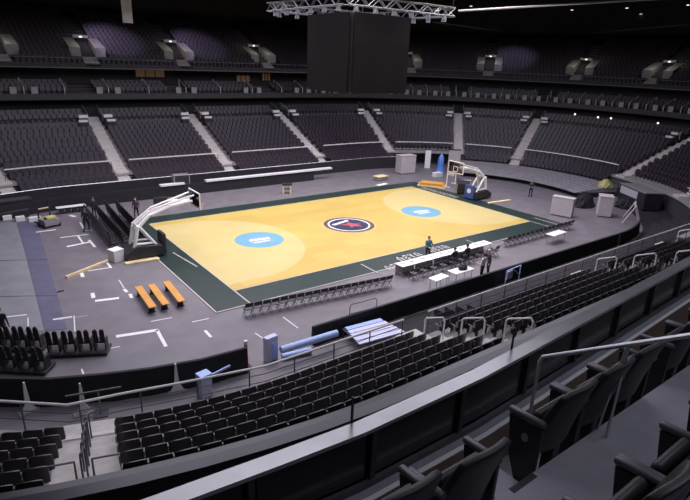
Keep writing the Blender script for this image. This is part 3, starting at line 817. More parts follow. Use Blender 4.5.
# ------------------------------------------------------------------ portals and rails of the far stands
WHERE = ['over the grey crates at the far right', 'second from the right edge of the stands', 'right of the corner tunnel', 'left of the corner tunnel',
         'just right of the scoreboard cube foot', 'left of the scoreboard cube', 'above the yellow court left half', 'at the left picture edge']
WHERE = ['at the right end above the black flight case', 'in the right end stand above the grey treads', 'right of the corner tunnel', 'left of the corner tunnel',
         'below the left edge of the scoreboard cube', 'second to the left of the scoreboard cube', 'third to the left of the scoreboard cube', 'cut by the left picture edge']
def frame_at(a, d):
    p, n = bowl(a, d); return p, n, math.atan2(-n.y, -n.x)-PI/2     # local +y looks at the court
for k, a in enumerate(FAR_AISLES):
    d = 4.55+DEPTH*9; z = row_z(9); p, n, rz = frame_at(a, d)
    t = thing('stair_portal', f'white capped stair head entrance {WHERE[k]}', 'entrance', (p.x, p.y, z), rz)
    for s_ in (-1, 1):
        MB().bbox(s_*1.2-.4, s_*1.2+.4, -.3, .1, -.3, .86).build('block_wall', M['dark'], t); MB().bbox(s_*1.2-.42, s_*1.2+.42, -.32, .12, .86, 1.14).build('block_cap', M['bright'], t)
        MB().bbox(s_*1.35-.4, s_*1.35+.4, .35, .65, -.5, .50).build('block_step', M['dark'], t); MB().bbox(s_*1.35-.42, s_*1.35+.42, .33, .67, .50, .72).build('step_cap', M['bright'], t)
        MB().tube([(s_*.7, -.2, .4), (s_*.7, -.2, 1.2), (s_*.7, -2.3, 1.9), (s_*.7, -2.3, 1.1)], .03, 5).build('rail', M['steel'], t)
        MB().bbox(s_*.78-.06, s_*.78+.06, -2.4, -.3, -.2, .95).build('side_wall', M['dark'], t)
    MB().bbox(-.72, .72, -2.5, -2.4, 0, 1.7).build('opening', M['black'], t)
TWHERE = ['at the right picture edge', 'with bright steps at the right end', 'second right of the scoreboard cube', 'touching the right side of the scoreboard cube',
          'first left of the scoreboard cube', 'second left of the scoreboard cube', 'third left of the scoreboard cube', 'cut by the left picture edge']
for k, a in enumerate(TIER_AISLES):
    p, n, rz = frame_at(a, 17.9+.8*2); z = up_z(2)
    t = thing('tier_portal', f'grey walled doorway in the upper tier {TWHERE[k]}', 'entrance', (p.x, p.y, z), rz)
    for s_ in (-1, 1):
        MB().extrude([(s_*1.3-.55, .4, -.35), (s_*1.3-.55, -2.6, -.35), (s_*1.3-.55, -2.6, 2.0), (s_*1.3-.55, .4, 1.0)], (1.1, 0, 0)).build('side_wall', M['portal'], t)
    MB().bbox(-.75, .75, -2.55, -2.45, -.2, 2.0).build('doorway', M['black'], t)
    MB().bbox(-.8, .8, -2.7, -2.4, 2.0, 2.3).build('lintel', M['portal'], t)
    MB().box((0, -2.36, 2.12), (.28, .06, .14)).build('lamp', M['lampdim'], t)
    mb = MB()
    for j in range(5): mb.bbox(-.75, .75, .4+.42*j, .4+.42*(j+1), -.9, .02-.2*j)
    mb.build('lower_steps', M['portal'], t)
    mb = MB()
    for j in range(14): mb.bbox(-.65, .65, -2.75-.4*(j+1), -2.75-.4*j, -.2, 1.42+.195*j)
    mb.build('upper_steps', M['portal'], t)
# low rails and little parapet blocks on the dark box level
a = A_RIGHT+4.; k = 0
while a < A_LEFT-3:
    p, n, rz = frame_at(a, 16.5)
    t = thing('box_level_rail', 'pale slanted stair rail on the dark box level between the two tiers', 'handrail', (p.x, p.y, 8.1), rz, 'rails of the box level')
    MB().tube([(0, .1, 0), (0, .1, .75), (0, -2.1, 1.6), (0, -2.1, .6)],   .045, 5).build('rail', M['white_metal'], t)
    if k % 2 == 0:
        for s_ in (-1, 1): MB().bbox(s_*.95-.3, s_*.95+.3, -.05, .25, 0, .75).build('block', M['portal'], t)
    a += 3.9 if a < 90 or a > 90+LS else 4.4; k += 1
for k, (u, v, w_, txt) in enumerate([(150, 73, 26, 'above the left sections'), (243, 79, 14, 'left of the scoreboard cube'), (266, 77, 9, 'nearest the scoreboard cube'), (430, 79, 22, 'right of the scoreboard cube')]):
    y = 35.9
    c = along(u, v, y)
    if u > 400: c = along(u, v, 31)
    t = thing('lit_box_window', f'dim warm lit opening at the back of the box level {txt}', 'window', (c.x, c.y, c.z), 0 if u < 400 else -.6)
    W_ = w_*(c-CAM).length/FPX
    MB().box((0, 0, 0), (W_, .06, .9)).build('pane', M['warm'], t)
    for j in range(4): MB().box((-W_/2+W_*j/3, -.06, 0), (.08, .1, 1.1)).build('mullion', M['dark'], t)
for u, v, txt in [(575, 114, 'leftmost of four'), (598, 117, 'second of four'), (611, 118, 'third of four'), (658, 123, 'rightmost of four')]:
    c = at(u, v, 6.9)
    lt = thing('concourse_lamp', f'tiny bright lamp, {txt} over the back row of the right end stand', 'lamp', (c.x, c.y, 6.9-.25), 0)
    MB().tube([(0, 0, -.45), (0, 0, .1)], .02, 5).build('stem', M['dark'], lt)
    mb = MB(); mb.tube([(0, 0, .1), (0, 0, .22), (0, 0, .34)], [.08, .14, .06], 8); mb.build('globe', M['lampdim'], lt)

# ------------------------------------------------------------------ corner tunnel
for k, (u, v, wd, ht, m, lab) in enumerate([(453, 171, 1.5, 2.6, 'portal', 'grey tunnel wall panel beside the blue drape'), (427, 168, .7, 2.3, 'bright', 'narrow white door leaf standing in the dark tunnel')]):
    p = at(u, v, 0)
    t = thing('tunnel_panel', lab, 'panel', (p.x, p.y, 0), -.55)
    MB().bbox(-wd/2, wd/2, -.06, .06, 0, ht).build('leaf', M[m], t)
    MB().bbox(-wd/2-.05, wd/2+.05, -.08, .08, ht, ht+.1).build('head_rail', M['dark'], t)
p = at(440, 173, 0)
bd = MB(); prof = []
for zz, rr in [(0, .55), (.15, .5), (.5, .38), (1.0, .33), (1.5, .36), (1.9, .30), (2.2, .16), (2.35, .05)]:
    prof.append([(rr*(1+.13*math.sin(5*i*2*PI/24+zz*2))*math.cos(2*PI*i/24), rr*(1+.13*math.sin(5*i*2*PI/24+zz*2))*math.sin(2*PI*i/24), zz) for i in range(24)])
vs = [q for r_ in prof for q in r_]; fs = [(i*24+k, i*24+(k+1) % 24, (i+1)*24+(k+1) % 24, (i+1)*24+k) for i in range(len(prof)-1) for k in range(24)]
bd.add(vs, fs+[tuple(range(24))[::-1], tuple((len(prof)-1)*24+k for k in range(24))])
tag(bd.build('blue_drape', M['blue2'], loc=(p.x, p.y, 0), smooth=True), 'bright blue upright draped bundle in the mouth of the corner tunnel', 'drape')
MB_beam = MB(); sweep(MB_beam, [(4.0, 1.55), (4.0, 2.0), (4.35, 2.0), (4.35, 1.55)], TUN0, TUN1); struct(MB_beam.build('trim_tunnel', M['darkcrete']))

# ------------------------------------------------------------------ basket units
def basket(x, y, s, label, pad, blue):
    """s=+1: the hoop looks towards +x"""
    t = thing('basket_unit', label, 'basketball hoop', (x, y, 0), 0 if s > 0 else PI)
    # local: base behind at -x, board at x=0 .. hoop towards +x
    mb = MB(); mb.extrude([(-4.9, -.75, .12), (-4.9, -.75, .55), (-4.2, -.75, .95), (-2.6, -.75, .8), (-2.5, -.75, .12)], (0, 1.5, 0)); base = mb.build('base', M['dark'], t, bevel=.03)
    for wx in (-4.6, -2.9):
        for wy in (-.6, .6): MB().tube([(wx, wy-.05, .1), (wx, wy+.05, .1)], .1, 12).build('wheel', M['rubber'], base)
    mb = MB(); mb.box((-2.40, 0, .80), (.22, 1.15, 1.35)); pd = mb.build('front_pad', M[pad], t, bevel=.05)
    if blue:
        MB().tube([(-2.29, 0, .9), (-2.275, 0, .9)], .24, 20).build('roundel', M['tape'], pd)
    mb = MB()
    for sy in (-.45, .45):
        mb.tube([(-4.3, sy, .8), (-4.0, sy, 2.2)], .13, 8); mb.tube([(-2.9, sy*.9, .75), (-3.9, sy*.9, 2.15)], .10, 8)
        mb.tube([(-4.25, sy*.95, 1.0), (-3.0, sy*.95, .95)], .08, 6)
    mb.tube([(-4.0, -.45, 2.2), (-4.0, .45, 2.2)], .07, 8)
    mb.build('mast', M['white_metal'], t)
    mb = MB()
    for sy in (-.32, .32): mb.tube([(-4.1, sy, 1.95), (-3.2, sy*.9, 2.75), (-1.8, sy*.8, 3.2), (-.25, sy*.7, 3.35)], [.14, .13, .115, .09], 8)
    for f in ((-3.2, 2.75, .28), (-1.8, 3.2, .25), (-.6, 3.32, .22)): mb.tube([(f[0], -f[2], f[1]), (f[0], f[2], f[1])], .045, 6)
    mb.build('arm', M['white_metal'], t)
    mb = MB()
    for sy in (-.2, .2): mb.tube([(-4.1, sy, 2.3), (-2.9, sy, 3.15), (-.2, sy*2.4, 3.8)], .06, 6)
    mb.build('upper_arm', M['white_metal'], t)
    bb_ = MB().box((0, 0, 3.425), (.04, 1.8, 1.05)).build('backboard', M['backboard'], t)
    mb = MB()
    for zz in (2.9, 3.95): mb.box((0, 0, zz), (.07, 1.9, .08))
    for sy in (-.93, .93): mb.box((0, sy, 3.425), (.07, .07, 1.1))
    mb.build('frame', M['white_metal'], bb_)
    mb = MB()
    for zz in (3.06, 3.51): mb.box((.03, 0, zz), (.015, .59, .05))
    for sy in (-.27, .27): mb.box((.03, sy, 3.285), (.015, .05, .45))
    mb.build('target_square', M['tape'], bb_)
    mb = MB(); mb.tube([(.375+.225*math.cos(2*PI*i/24), .225*math.sin(2*PI*i/24), 3.05) for i in range(25)], .018, 6); mb.box((.08, 0, 3.05), (.16, .12, .06)); rim = mb.build('rim', M['orange'], t)
    mb = MB()
    for i in range(12):
        for dr in (1, -1):
            mb.tube([(.375+(.225-.085*f)*math.cos(2*PI*(i+dr*f*.9)/12), (.225-.085*f)*math.sin(2*PI*(i+dr*f*.9)/12), 3.04-.42*f) for f in (0, .33, .66, 1)], .006, 3, cap=False)
    mb.build('net', M['net'], rim)
basket(-12.85, .75, 1, 'white armed basketball hoop unit with black base behind the left baseline', 'dark', False)
basket(12.85, .55, -1, 'white armed basketball hoop unit with blue padded foot behind the right baseline', 'blue3', True)

# ------------------------------------------------------------------ furniture on the floor
def bench(p, q, lab):
    d = q-p; L = d.length; t = thing('bench', lab, 'bench', ((p.x+q.x)/2, (p.y+q.y)/2, 0), math.atan2(d.y, d.x)-PI/2, 'yellow benches behind the left baseline')
    MB().bbox(-.19, .19, -L/2, L/2, .40, .46).build('seat', M['bench'], t, bevel=.01)
    for s_ in (-1, 1):
        y = s_*(L/2-.35); mb = MB(); mb.box((0, y, .2), (.30, .06, .40)); mb.box((0, y, .02), (.40, .10, .04)); mb.build('leg', M['dark'], t)
    MB().box((0, 0, .36), (.06, L-.7, .07)).build('stretcher', M['dark'], t)
for (u0, v0, u1, v1), lab in zip([(138, 286, 153, 307), (151, 284, 166, 304), (166, 281, 182, 301)], ['leftmost of three yellow wooden benches behind the left baseline', 'middle of three yellow wooden benches behind the left baseline', 'yellow wooden bench nearest the court of the three']):
    bench(at(u0, v0, .46), at(u1, v1, .46), lab)

def folding_chair(lab, group, loc, rz):
    """black folding chair facing +y"""
    t = thing('folding_chair', lab, 'chair', loc, rz, group)
    mb = MB(); mb.box((0, .0, .45), (.42, .40, .035), rot=Matrix.Rotation(R(3), 3, 'X')); mb.build('seat', M['seat'], t, bevel=.008)
    mb = MB(); mb.box((0, -.235, .74), (.42, .03, .24), rot=Matrix.Rotation(R(10), 3, 'X')); mb.build('backrest', M['seat'], t, bevel=.008)
    for s_ in (-1, 1):
        MB().tube([(s_*.215, .24, .012), (s_*.215, -.12, .5), (s_*.215, -.26, .86)], .014, 6).build('leg', M['dark'], t)
        MB().tube([(s_*.19, -.26, .012), (s_*.19, .14, .44)], .014, 6).build('leg', M['dark'], t)
    MB().tube([(-.215, .12, .17), (.215, .12, .17)], .010, 5).build('stretcher', M['steel_dark'], t)
    return t
fc = None
def place_chair(x, y, rz, lab, grp):
    global fc
    if fc is None: fc = folding_chair(lab, grp, (x, y, 0), rz); reg(fc)
    else: dup(fc, (x, y, 0), rz, lab, grp)
p, q = at(249, 317, 0), at(388, 288, 0)
for i in range(19):
    c = p.lerp(q, i/18); place_chair(c.x, c.y+.1, -.08, f'black folding chair, {ORD[i+1]} from the left in the bench row left of the scorers table', 'bench row chairs left of the scorers table')
p, q = at(507, 247, 0), at(570, 229.5, 0)
for i in range(16):
    c = p.lerp(q, i/15); place_chair(c.x, c.y+.1, 0, f'black folding chair, {ORD[i+1]} from the left in the row right of the scorers table', 'bench row chairs right of the scorers table')
def floor_chair(lab, group, loc, rz):
    """black armless upholstered chair facing +y, taller back"""
    t = thing('courtside_chair', lab, 'chair', loc, rz, group)
    MB().box((0, .02, .46), (.47, .46, .09), rot=Matrix.Rotation(R(2), 3, 'X')).build('seat', M['vinyl'], t, bevel=.02)
    MB().box((0, -.26, .90), (.47, .08, .74), rot=Matrix.Rotation(R(9), 3, 'X')).build('backrest', M['vinyl'], t, bevel=.02)
    for sx in (-1, 1):
        for sy in (-.19, .2): MB().tube([(sx*.2, sy, 0), (sx*.2, sy, .43)], .015, 6).build('leg', M['steel_dark'], t)
    return t
ch = None
for ri, (u0, v0, u1, v1, dx, nm) in enumerate([(97, 221, 121, 249, .35, 'front line of the left block'), (97, 221, 121, 249, -.45, 'back line of the left block'), (117, 217, 141, 244, .35, 'front line of the right block'), (117, 217, 141, 244, -.45, 'back line of the right block')]):
    p, q = at(u0, v0, 0), at(u1, v1, 0)
    for i in range(13):
        c = p.lerp(q, i/12); lab = f'black chair, {ORD[i+1]} from far end, {nm} behind the left basket'
        if ch is None: ch = floor_chair(lab, 'black chairs behind the left basket', (c.x+dx, c.y, 0), -PI/2); ch.scale = (1, 1, 1.12); reg(ch)
        else: dup(ch, (c.x+dx, c.y, 0), -PI/2, lab)
# tall paired-back seats on black dollies at the lower left
def twin_seat(lab, loc, rz):
    t = thing('twin_back_seat', lab, 'seat', loc, rz, 'black seats on floor dollies')
    MB().box((0, .02, .40), (.50, .42, .10)).build('seat', M['vinyl'], t, bevel=.02)
    for s_ in (-1, 1):
        mb = MB(); mb.extrude([(s_*.14-.11, -.20, .38), (s_*.14+.11, -.20, .38), (s_*.14+.10, -.27, .95), (s_*.14+.05, -.28, 1.06), (s_*.14-.05, -.28, 1.06), (s_*.14-.10, -.27, .95)], (0, .08, .01)); mb.build('backrest', M['vinyl'], t, bevel=.015)
        mb = MB(); mb.box((s_*.23, .0, .28), (.05, .40, .56)); mb.build('armrest', M['vinyl'], t, bevel=.01)
    return t
tw = None
def dolly(pts, n, lab, z=.18, seatlab=''):
    global tw
    p, q = pts; d = q-p; L = d.length; rz = math.atan2(d.y, d.x); c = (p+q)/2
    t = thing('seat_dolly', lab, 'dolly', (c.x, c.y, 0), rz)
    MB().bbox(-L/2, L/2, -.12, .75, .08, z).build('deck', M['dark'], t, bevel=.01)
    for sx in (-1, 1):
        for sy in (0, .6): MB().tube([(sx*(L/2-.2), sy-.03, .04), (sx*(L/2-.2), sy+.03, .04)], .04, 8).build('wheel', M['rubber'], t)
    nv = Vector((-math.sin(rz), math.cos(rz)))
    for i in range(n):
        s_ = p.lerp(q, (i+.5)/n); x, y = s_.x+nv.x*.30, s_.y+nv.y*.30
        l2 = f'black twin-back seat, {ORD[i+1]} from the left {seatlab}'
        if tw is None: tw = twin_seat(l2, (x, y, z), rz); reg(tw)
        else: dup(tw, (x, y, z), rz, l2)
dolly((at(46, 358, 0), at(108, 355, 0)), 4, 'black wheeled dolly carrying four seats at the lower left', seatlab='on the right-hand floor dolly')
dolly((at(-16, 372, 0), at(47, 375, 0)), 4, 'black wheeled dolly nearest the draped barrier at the lower left', seatlab='on the floor dolly nearest the barrier')
dolly((at(-16, 351, 0), at(42, 353, 0)), 4, 'black wheeled dolly behind another at the left edge', seatlab='on the left dolly farther from the barrier')

def table(lab, quad, h=.75, black_skirt=False):
    ps = [Vector((x, y)) for x, y in quad]; c = sum(ps, Vector((0, 0)))/4
    e = ps[1]-ps[0]; L = e.length; rz = math.atan2(e.y, e.x); W_ = max(.6, (ps[3]-ps[0]).length)
    t = thing('table', lab, 'table', (c.x, c.y, 0), rz)
    MB().box((0, 0, h-.02), (L, W_, .04)).build('table_top', M['table'], t, bevel=.006)
    for sx in (-1, 1):
        for sy in (-1, 1): MB().tube([(sx*(L/2-.12), sy*(W_/2-.08), 0), (sx*(L/2-.12), sy*(W_/2-.08), h-.04)], .018, 6).build('leg', M['steelgrey'], t)
    for sx in (-1, 1): MB().tube([(sx*(L/2-.12), -(W_/2-.08), .15), (sx*(L/2-.12), W_/2-.08, .15)], .014, 5).build('stretcher', M['steelgrey'], t)
    return t, c, rz, L, W_
# scorers table: five long tables end to end, black skirt on the near side
p, q = at(403, 267, .75), at(493, 243, .75); ang = math.atan2(q.y-p.y, q.x-p.x)
for i in range(5):
    a_, b_ = p.lerp(q, i/5), p.lerp(q, (i+.97)/5); nv = Vector((-math.sin(ang), math.cos(ang)))*.75
    t, c, rz, L, W_ = table(f'long white scorers table, {ORD[i+1]} from the left of five end to end', [(a_.x, a_.y), (b_.x, b_.y), (b_.x+nv.x, b_.y+nv.y), (a_.x+nv.x, a_.y+nv.y)])
    t['group'] = 'scorers tables'
    MB().box((0, W_/2-.04, .37), (L-.05, .03, .70)).build('front_panel', M['tape'], t)
    # papers and monitors lying on it
    for k in range(2):
        x = c.x+math.cos(rz)*L*(-.25+.45*k); y = c.y+math.sin(rz)*L*(-.25+.45*k)
        o = MB().box((0, 0, .03), (.32, .24, .06), .1*k).build('paper_stack', M['tape'], loc=(x, y+.1, .75), bevel=.004)
        tag(o, f'small white paper stack, {ORD[2*i+k+1]} from the left along the scorers tables', 'paper', 'papers on the scorers tables')
        o.rotation_euler.z = rz
for i in range(10):
    f = (i+.5)/10; c = p.lerp(q, f); place_chair(c.x, c.y-.55, ang+.1*math.sin(i*3), f'black folding chair, {ORD[i+1]} from the left behind the scorers tables', 'chairs behind the scorers tables')
table('small white trestle table at the left behind the scorers table', [(-4.25, -13.85), (-3.0, -13.7), (-3.15, -13.1), (-4.3, -13.25)])
t, c, rz, L, W_ = table('white trestle table with a black bag, next to the standing people', [(-2.42, -13.71), (-.75, -13.69), (-.80, -13.0), (-2.45, -13.0)])
mb = MB(); rings = []
for zz, rr in ((0, .24), (.08, .29), (.2, .26), (.28, .15)): rings.append([(rr*1.25*math.cos(2*PI*i/16), rr*.8*math.sin(2*PI*i/16), zz+(.02*math.sin(3*i) if zz else 0)) for i in range(16)])
mb.add([v for r_ in rings for v in r_], [(i*16+k, i*16+(k+1) % 16, (i+1)*16+(k+1) % 16, (i+1)*16+k) for i in range(3) for k in range(16)]+[tuple(range(16))[::-1], tuple(48+k for k in range(16))])
bag = mb.build('bag', M['cloth_dark'], loc=(c.x+.15, c.y, .75)); tag(bag, 'black bag lying on the white trestle table', 'bag')
MB().tube([(-.15, 0, .25), (-.1, 0, .38), (.1, 0, .38), (.15, 0, .25)], .015, 6).build('handle', M['dark'], bag)
table('white trestle table alone beside the right chair row', [(9.75, -12.34), (11.65, -12.25), (11.75, -11.7), (9.85, -11.66)])

def crate(lab, p, w_, d_, h_, rz, m='crate'):
    t = thing('crate', lab, 'crate', (p.x, p.y, 0), rz)
    MB().bbox(-w_/2, w_/2, -d_/2, d_/2, .08, h_).build('body', M[m], t, bevel=.02)
    MB().bbox(-w_/2-.03, w_/2+.03, -d_/2-.03, d_/2+.03, h_-.06, h_+.02).build('lid', M[m], t, bevel=.01)
    for sx in (-1, 1):
        for sy in (-1, 1): MB().tube([(sx*(w_/2-.15), sy*(d_/2-.12)-.03, .05), (sx*(w_/2-.15), sy*(d_/2-.12)+.03, .05)], .05, 8).build('wheel', M['rubber'], t)
p, q = at(550, 215, 0), at(571, 219, 0); d = q-p; c = (p+q)/2
crate('long pale grey crate standing on the floor beyond the right bench row', Vector((c.x+.45, c.y+.2)), d.length, .75, 1.75, math.atan2(d.y, d.x))
p = at(601, 216, 0); crate('tall pale grey crate at the right, nearer the end stand', Vector((p.x+.3, p.y)), 1.15, 1.25, 1.9, -.95)
p = at(405, 173, 0); crate('grey upright crate at the far corner left of the tunnel', Vector((p.x, p.y)), 2.1, 1.2, 2.2, -.15)

# black case, steel trestle, tarpaulin at the far right
p = at(664, 211, 0)
t = thing('flight_case', 'large black flight case with a pale end panel at the far right', 'case', (28.9, -9.6, 0), R(-34)-PI/2)
MB().bbox(-2.2, 2.2, -.9, .9, .1, 1.75).build('body', M['dark'], t, bevel=.03)
MB().bbox(-2.0, 1.0, -.96, -.90, .9, 1.6).build('end_panel', M['crate'], t)
MB().bbox(-2.25, 2.25, -.95, .95, 1.72, 1.82).build('lid', M['steelgrey'], t, bevel=.01)
p = at(634, 226, 0)
t = thing('steel_trestle', 'grey steel folded trestle standing before the flight case', 'trestle', (22.4, -12.2, 0), .45); t.scale = (1.2, 1.2, 1.15)
for s_ in (-1, 1):
    MB().tube([(s_*.9, -.5, 0), (s_*.9, 0, 1.35)], .06, 6).build('leg', M['crate'], t); MB().tube([(s_*.9, .6, 0), (s_*.9, 0, 1.35)], .06, 6).build('leg', M['crate'], t)
MB().tube([(-1.1, 0, 1.35), (1.1, 0, 1.35)], .06, 6).build('top_bar', M['crate'], t)
MB().tube([(-.9, -.3, .5), (.9, -.1, 1.1)], .04, 6).build('brace', M['crate'], t)
def heap(name, lab, cat, p, r, h, m, seed=0, n=18):
    rnd = random.Random(seed); mb = MB(); rings = []
    for zz, rr in ((0, 1), (.35, .92), (.7, .66), (.95, .3), (1, .06)):
        rings.append([(r[0]*rr*math.cos(2*PI*i/n)*(1+rnd.uniform(-.18, .18)), r[1]*rr*math.sin(2*PI*i/n)*(1+rnd.uniform(-.18, .18)), h*zz+(rnd.uniform(-.08, .08)*h if zz else 0)) for i in range(n)])
    mb.add([v for q_ in rings for v in q_], [(i*n+k, i*n+(k+1) % n, (i+1)*n+(k+1) % n, (i+1)*n+k) for i in range(4) for k in range(n)]+[tuple(range(n))[::-1], tuple(4*n+k for k in range(n))])
    o = mb.build(name, M[m], loc=(p.x, p.y, p.z)); tag(o, lab, cat); return o
hp = at(632, 199, 0); heap('tarpaulin', 'crumpled olive yellow tarpaulin heap under the right end stand', 'tarpaulin', Vector((30.0, -5.4, .95)), (.8, .7), .8, 'olive', 3)
heap('black_cover', 'black crumpled cover heap left of the flight case', 'cover', Vector((27.2, -9.2, 0)), (1.3, 1.0), .95, 'black', 5)
hp = at(583, 206, 0); heap('black_cover', 'black covered equipment heap between the two grey crates', 'cover', Vector((hp.x, hp.y, 0)), (1.4, .9), 1.35, 'black', 8)
# black equipment cart with yellow edges beside the right basket
p = at(467, 193, 0)
t = thing('equipment_cart', 'black box cart with yellow corner edges beside the right basket', 'cart', (p.x-.1, p.y+.5, 0), .75)
MB().bbox(-1.3, 1.3, -.7, .7, .12, 1.15).build('body', M['dark'], t, bevel=.02)
for sx in (-1, 1):
    for sy in (-1, 1):
        MB().box((sx*1.3, sy*.7, .62), (.07, .07, 1.0)).build('edge', M['olive'], t)
        MB().tube([(sx*1.0, sy*.6-.03, .06), (sx*1.0, sy*.6+.03, .06)], .06, 8).build('wheel', M['rubber'], t)
MB().tube([(-1.3, -.6, 1.1), (-1.45, -.6, 1.6), (-1.45, .6, 1.6), (-1.3, .6, 1.1)], .04, 6).build('push_handle', M['white_metal'], t)
# folded white frame behind it
t = thing('folded_frame', 'white folded steel frame standing behind the black cart', 'frame', (p.x+1.2, p.y+3.4, 0), .3)
for s_ in (-1, 1): MB().tube([(s_*1.1, 0, 0), (s_*1.1, 0, 2.2)], .06, 6).build('upright', M['white_metal'], t)
for zz in (1.3, 2.2): MB().tube([(-1.1, 0, zz), (1.1, 0, zz)], .06, 6).build('crossbar', M['white_metal'], t)
MB().tube([(-1.1, 0, 1.3), (1.1, 0, 2.2)], .04, 6).build('brace', M['white_metal'], t)
for s_ in (-1, 1): MB().box((s_*1.1, 0, .03), (.1, .9, .06)).build('foot', M['white_metal'], t)
# pallet with rolled yellow mats at the far corner
p = at(432, 186, 0)
t = thing('mat_pallet', 'low pallet stacked with orange yellow mats at the far right corner', 'pallet', (p.x, p.y, 0), -.95)
MB().bbox(-1.5, 1.5, -.8, .8, 0, .14).build('pallet_base', M['plank'], t)
for k in range(3): MB().bbox(-1.4+.1*k, 1.4-.15*k, -.72, .72-.1*k, .14+.1*k, .235+.1*k).build('mat', M['bench'], t, bevel=.02)
p = at(439, 177, 0)
o = MB().box((0, 0, .25), (1.1, .7, .5)).build('carton', M['cloth_white'], loc=(p.x, p.y+.3, 0), bevel=.02); tag(o, 'whitish carton on the floor behind the orange mats', 'box')
# low wooden crates and papers near the far corner
p = at(384, 181, 0)
t = thing('wooden_box', 'low brown wooden box on the floor near the far corner crate', 'box', (p.x, p.y+.6, 0), .1)
MB().bbox(-.75, .75, -.45, .45, .05, .42).build('body', M['steelgrey'], t, bevel=.01); MB().bbox(-.8, .8, -.5, .5, .42, .48).build('lid', M['plank'], t)
p = at(382, 184.5, .0); tag(MB().box((0, 0, .01), (1.6, .5, .02), .2).build('paper_sheet', M['tape'], loc=(p.x, p.y, 0)), 'white sheet lying flat on the floor before the wooden box', 'sheet')
# stool with two tan sides on the far floor
p = at(288.5, 194, 0)
t = thing('stool', 'dark topped stool with two tan side panels beyond the far sideline', 'stool', (p.x, p.y+.3, 0), -.5)
MB().box((0, 0, .93), (.95, .6, .18)).build('seat', M['dark'], t, bevel=.03)
for s_ in (-1, 1): MB().box((s_*.36, 0, .42), (.14, .5, .84)).build('side_panel', M['plank'], t)
MB().box((0, 0, .45), (.58, .05, .2)).build('stretcher', M['steelgrey'], t)
# white capped barrier and speaker at the far boards
p, q = at(206, 182.5, 1.2), at(331, 168.2, 1.2); y_ = -15.1
t = thing('white_board', 'long white cap board on the far draped barrier', 'board', (0, 15.22, 1.06), 0)
MB().bbox(along(206, 182, 15.2).x, along(331, 167, 15.2).x, -.25, .25, 0, .16).build('board', M['tape'], t)
xx = along(206, 182, 15.2).x; MB().bbox(xx-.05, xx, -.26, .26, -.02, .18).build('end_plate', M['tape'], t)
t = thing('white_board', 'short white cap board on the far barrier behind the left backboard', 'board', (0, 15.22, 1.06), 0)
MB().bbox(along(160, 187, 15.2).x, along(184, 184, 15.2).x, -.25, .25, 0, .16).build('board', M['tape'], t)
p = along(181, 186, 15.2)
t = thing('loudspeaker', 'dark box loudspeaker on the far barrier above the left backboard', 'loudspeaker', (p.x+.2, 15.6, 0), -.1)
MB().bbox(-.75, .75, -.3, .5, 0, 1.9).build('cabinet', M['steelgrey'], t, bevel=.02); MB().bbox(-.65, .65, -.33, -.30, 1.1, 1.85).build('grille', M['dark'], t)
# small black trunk and white board right of the chair rows
for (u, v, w_, h_, m, lab) in [(161, 208, 1.1, .95, 'dark', 'small black trunk behind the left basket arm'), (172, 206, 1.1, .55, 'bright', 'low white box right of the small black trunk')]:
    p = at(u, v, 0); o = MB().box((0, 0, h_/2), (w_, .5, h_), -.1).build('trunk', M[m], loc=(p.x, p.y, 0), bevel=.02); tag(o, lab, 'box')
    MB().box((0, -.27, h_*.6), (.2, .03, .05)).build('handle', M['steelgrey'], o)

# ------------------------------------------------------------------ left side of the floor
def slab(name, lab, cat, x0, x1, y0, y1, m, z=.02, grp=None):
    o = MB().bbox(x0, x1, y0, y1, .002, z).build(name, M[m]); tag(o, lab, cat, grp); return o
def matpoly(lab, pts, m):
    o = MB().prism([(at(u, v).x, at(u, v).y) for u, v in pts], .002, .02).build('floor_mat', M[m]); tag(o, lab, 'mat')
E0 = [(17, 222), (27.5, 260), (36.5, 296), (45, 331)]; E1 = [(36, 221), (47.5, 260), (57.5, 296), (67, 329)]
for k, nm in enumerate(('farthest', 'middle', 'nearest')):
    (a0, b0), (a1, b1) = E0[k], E0[k+1]; v0, v1 = (223, 261, 297, 332)[k:k+2]
    matpoly(f'wide grey floor mat at the left edge, {nm} of three', [(-30, v0+1.5), (a0-.7, b0+.6), (a1-.7, b1), (-30, v1)], 'mat_grey')
    (c0, d0), (c1, d1) = E1[k], E1[k+1]
    matpoly(f'narrow violet grey floor mat strip, {nm} of three', [(a0, b0+.4), (c0, d0+.4), (c1, d1), (a1, b1)], 'mat_blue')
for k, (u0, u1, v, lab) in enumerate([(3, 12, 219, 'leftmost'), (16, 25, 220, 'middle'), (29, 41, 220.5, 'rightmost')]):
    p, q = at(u0, v+1, 0), at(u1, v+.5, 0); c = (p+q)/2
    o = MB().box((0, 0, .18), ((q-p).length, .35, .36)).build('low_block', M['bright'], loc=(c.x, c.y, 0), bevel=.02); tag(o, f'low white block at the far end of the floor mats, {lab} of three', 'block')
# small yellow forklift
p = at(51, 228, 0)
t = thing('pallet_truck', 'small yellow and black pallet truck with an upright mast at the far left', 'truck', (p.x, p.y+.5, 0), .3)
MB().bbox(-.55, .55, -.5, .55, .15, .62).build('body', M['steelgrey'], t, bevel=.04); MB().bbox(-.35, .35, -.52, .0, .62, .85).build('hood', M['olive'], t, bevel=.04)
for s_ in (-1, 1):
    MB().box((s_*.42, .6, .95), (.09, .09, 1.9)).build('mast', M['dark'], t); MB().box((s_*.25, 1.15, .08), (.14, 1.1, .06)).build('fork', M['dark'], t)
    for yy in (-.35, .4): MB().tube([(s_*.56-.06, yy, .17), (s_*.56+.06, yy, .17)], .17, 12).build('wheel', M['rubber'], t)
for zz in (.6, 1.3): MB().box((0, .6, zz), (.8, .06, .08)).build('crossbar', M['plank'], t)
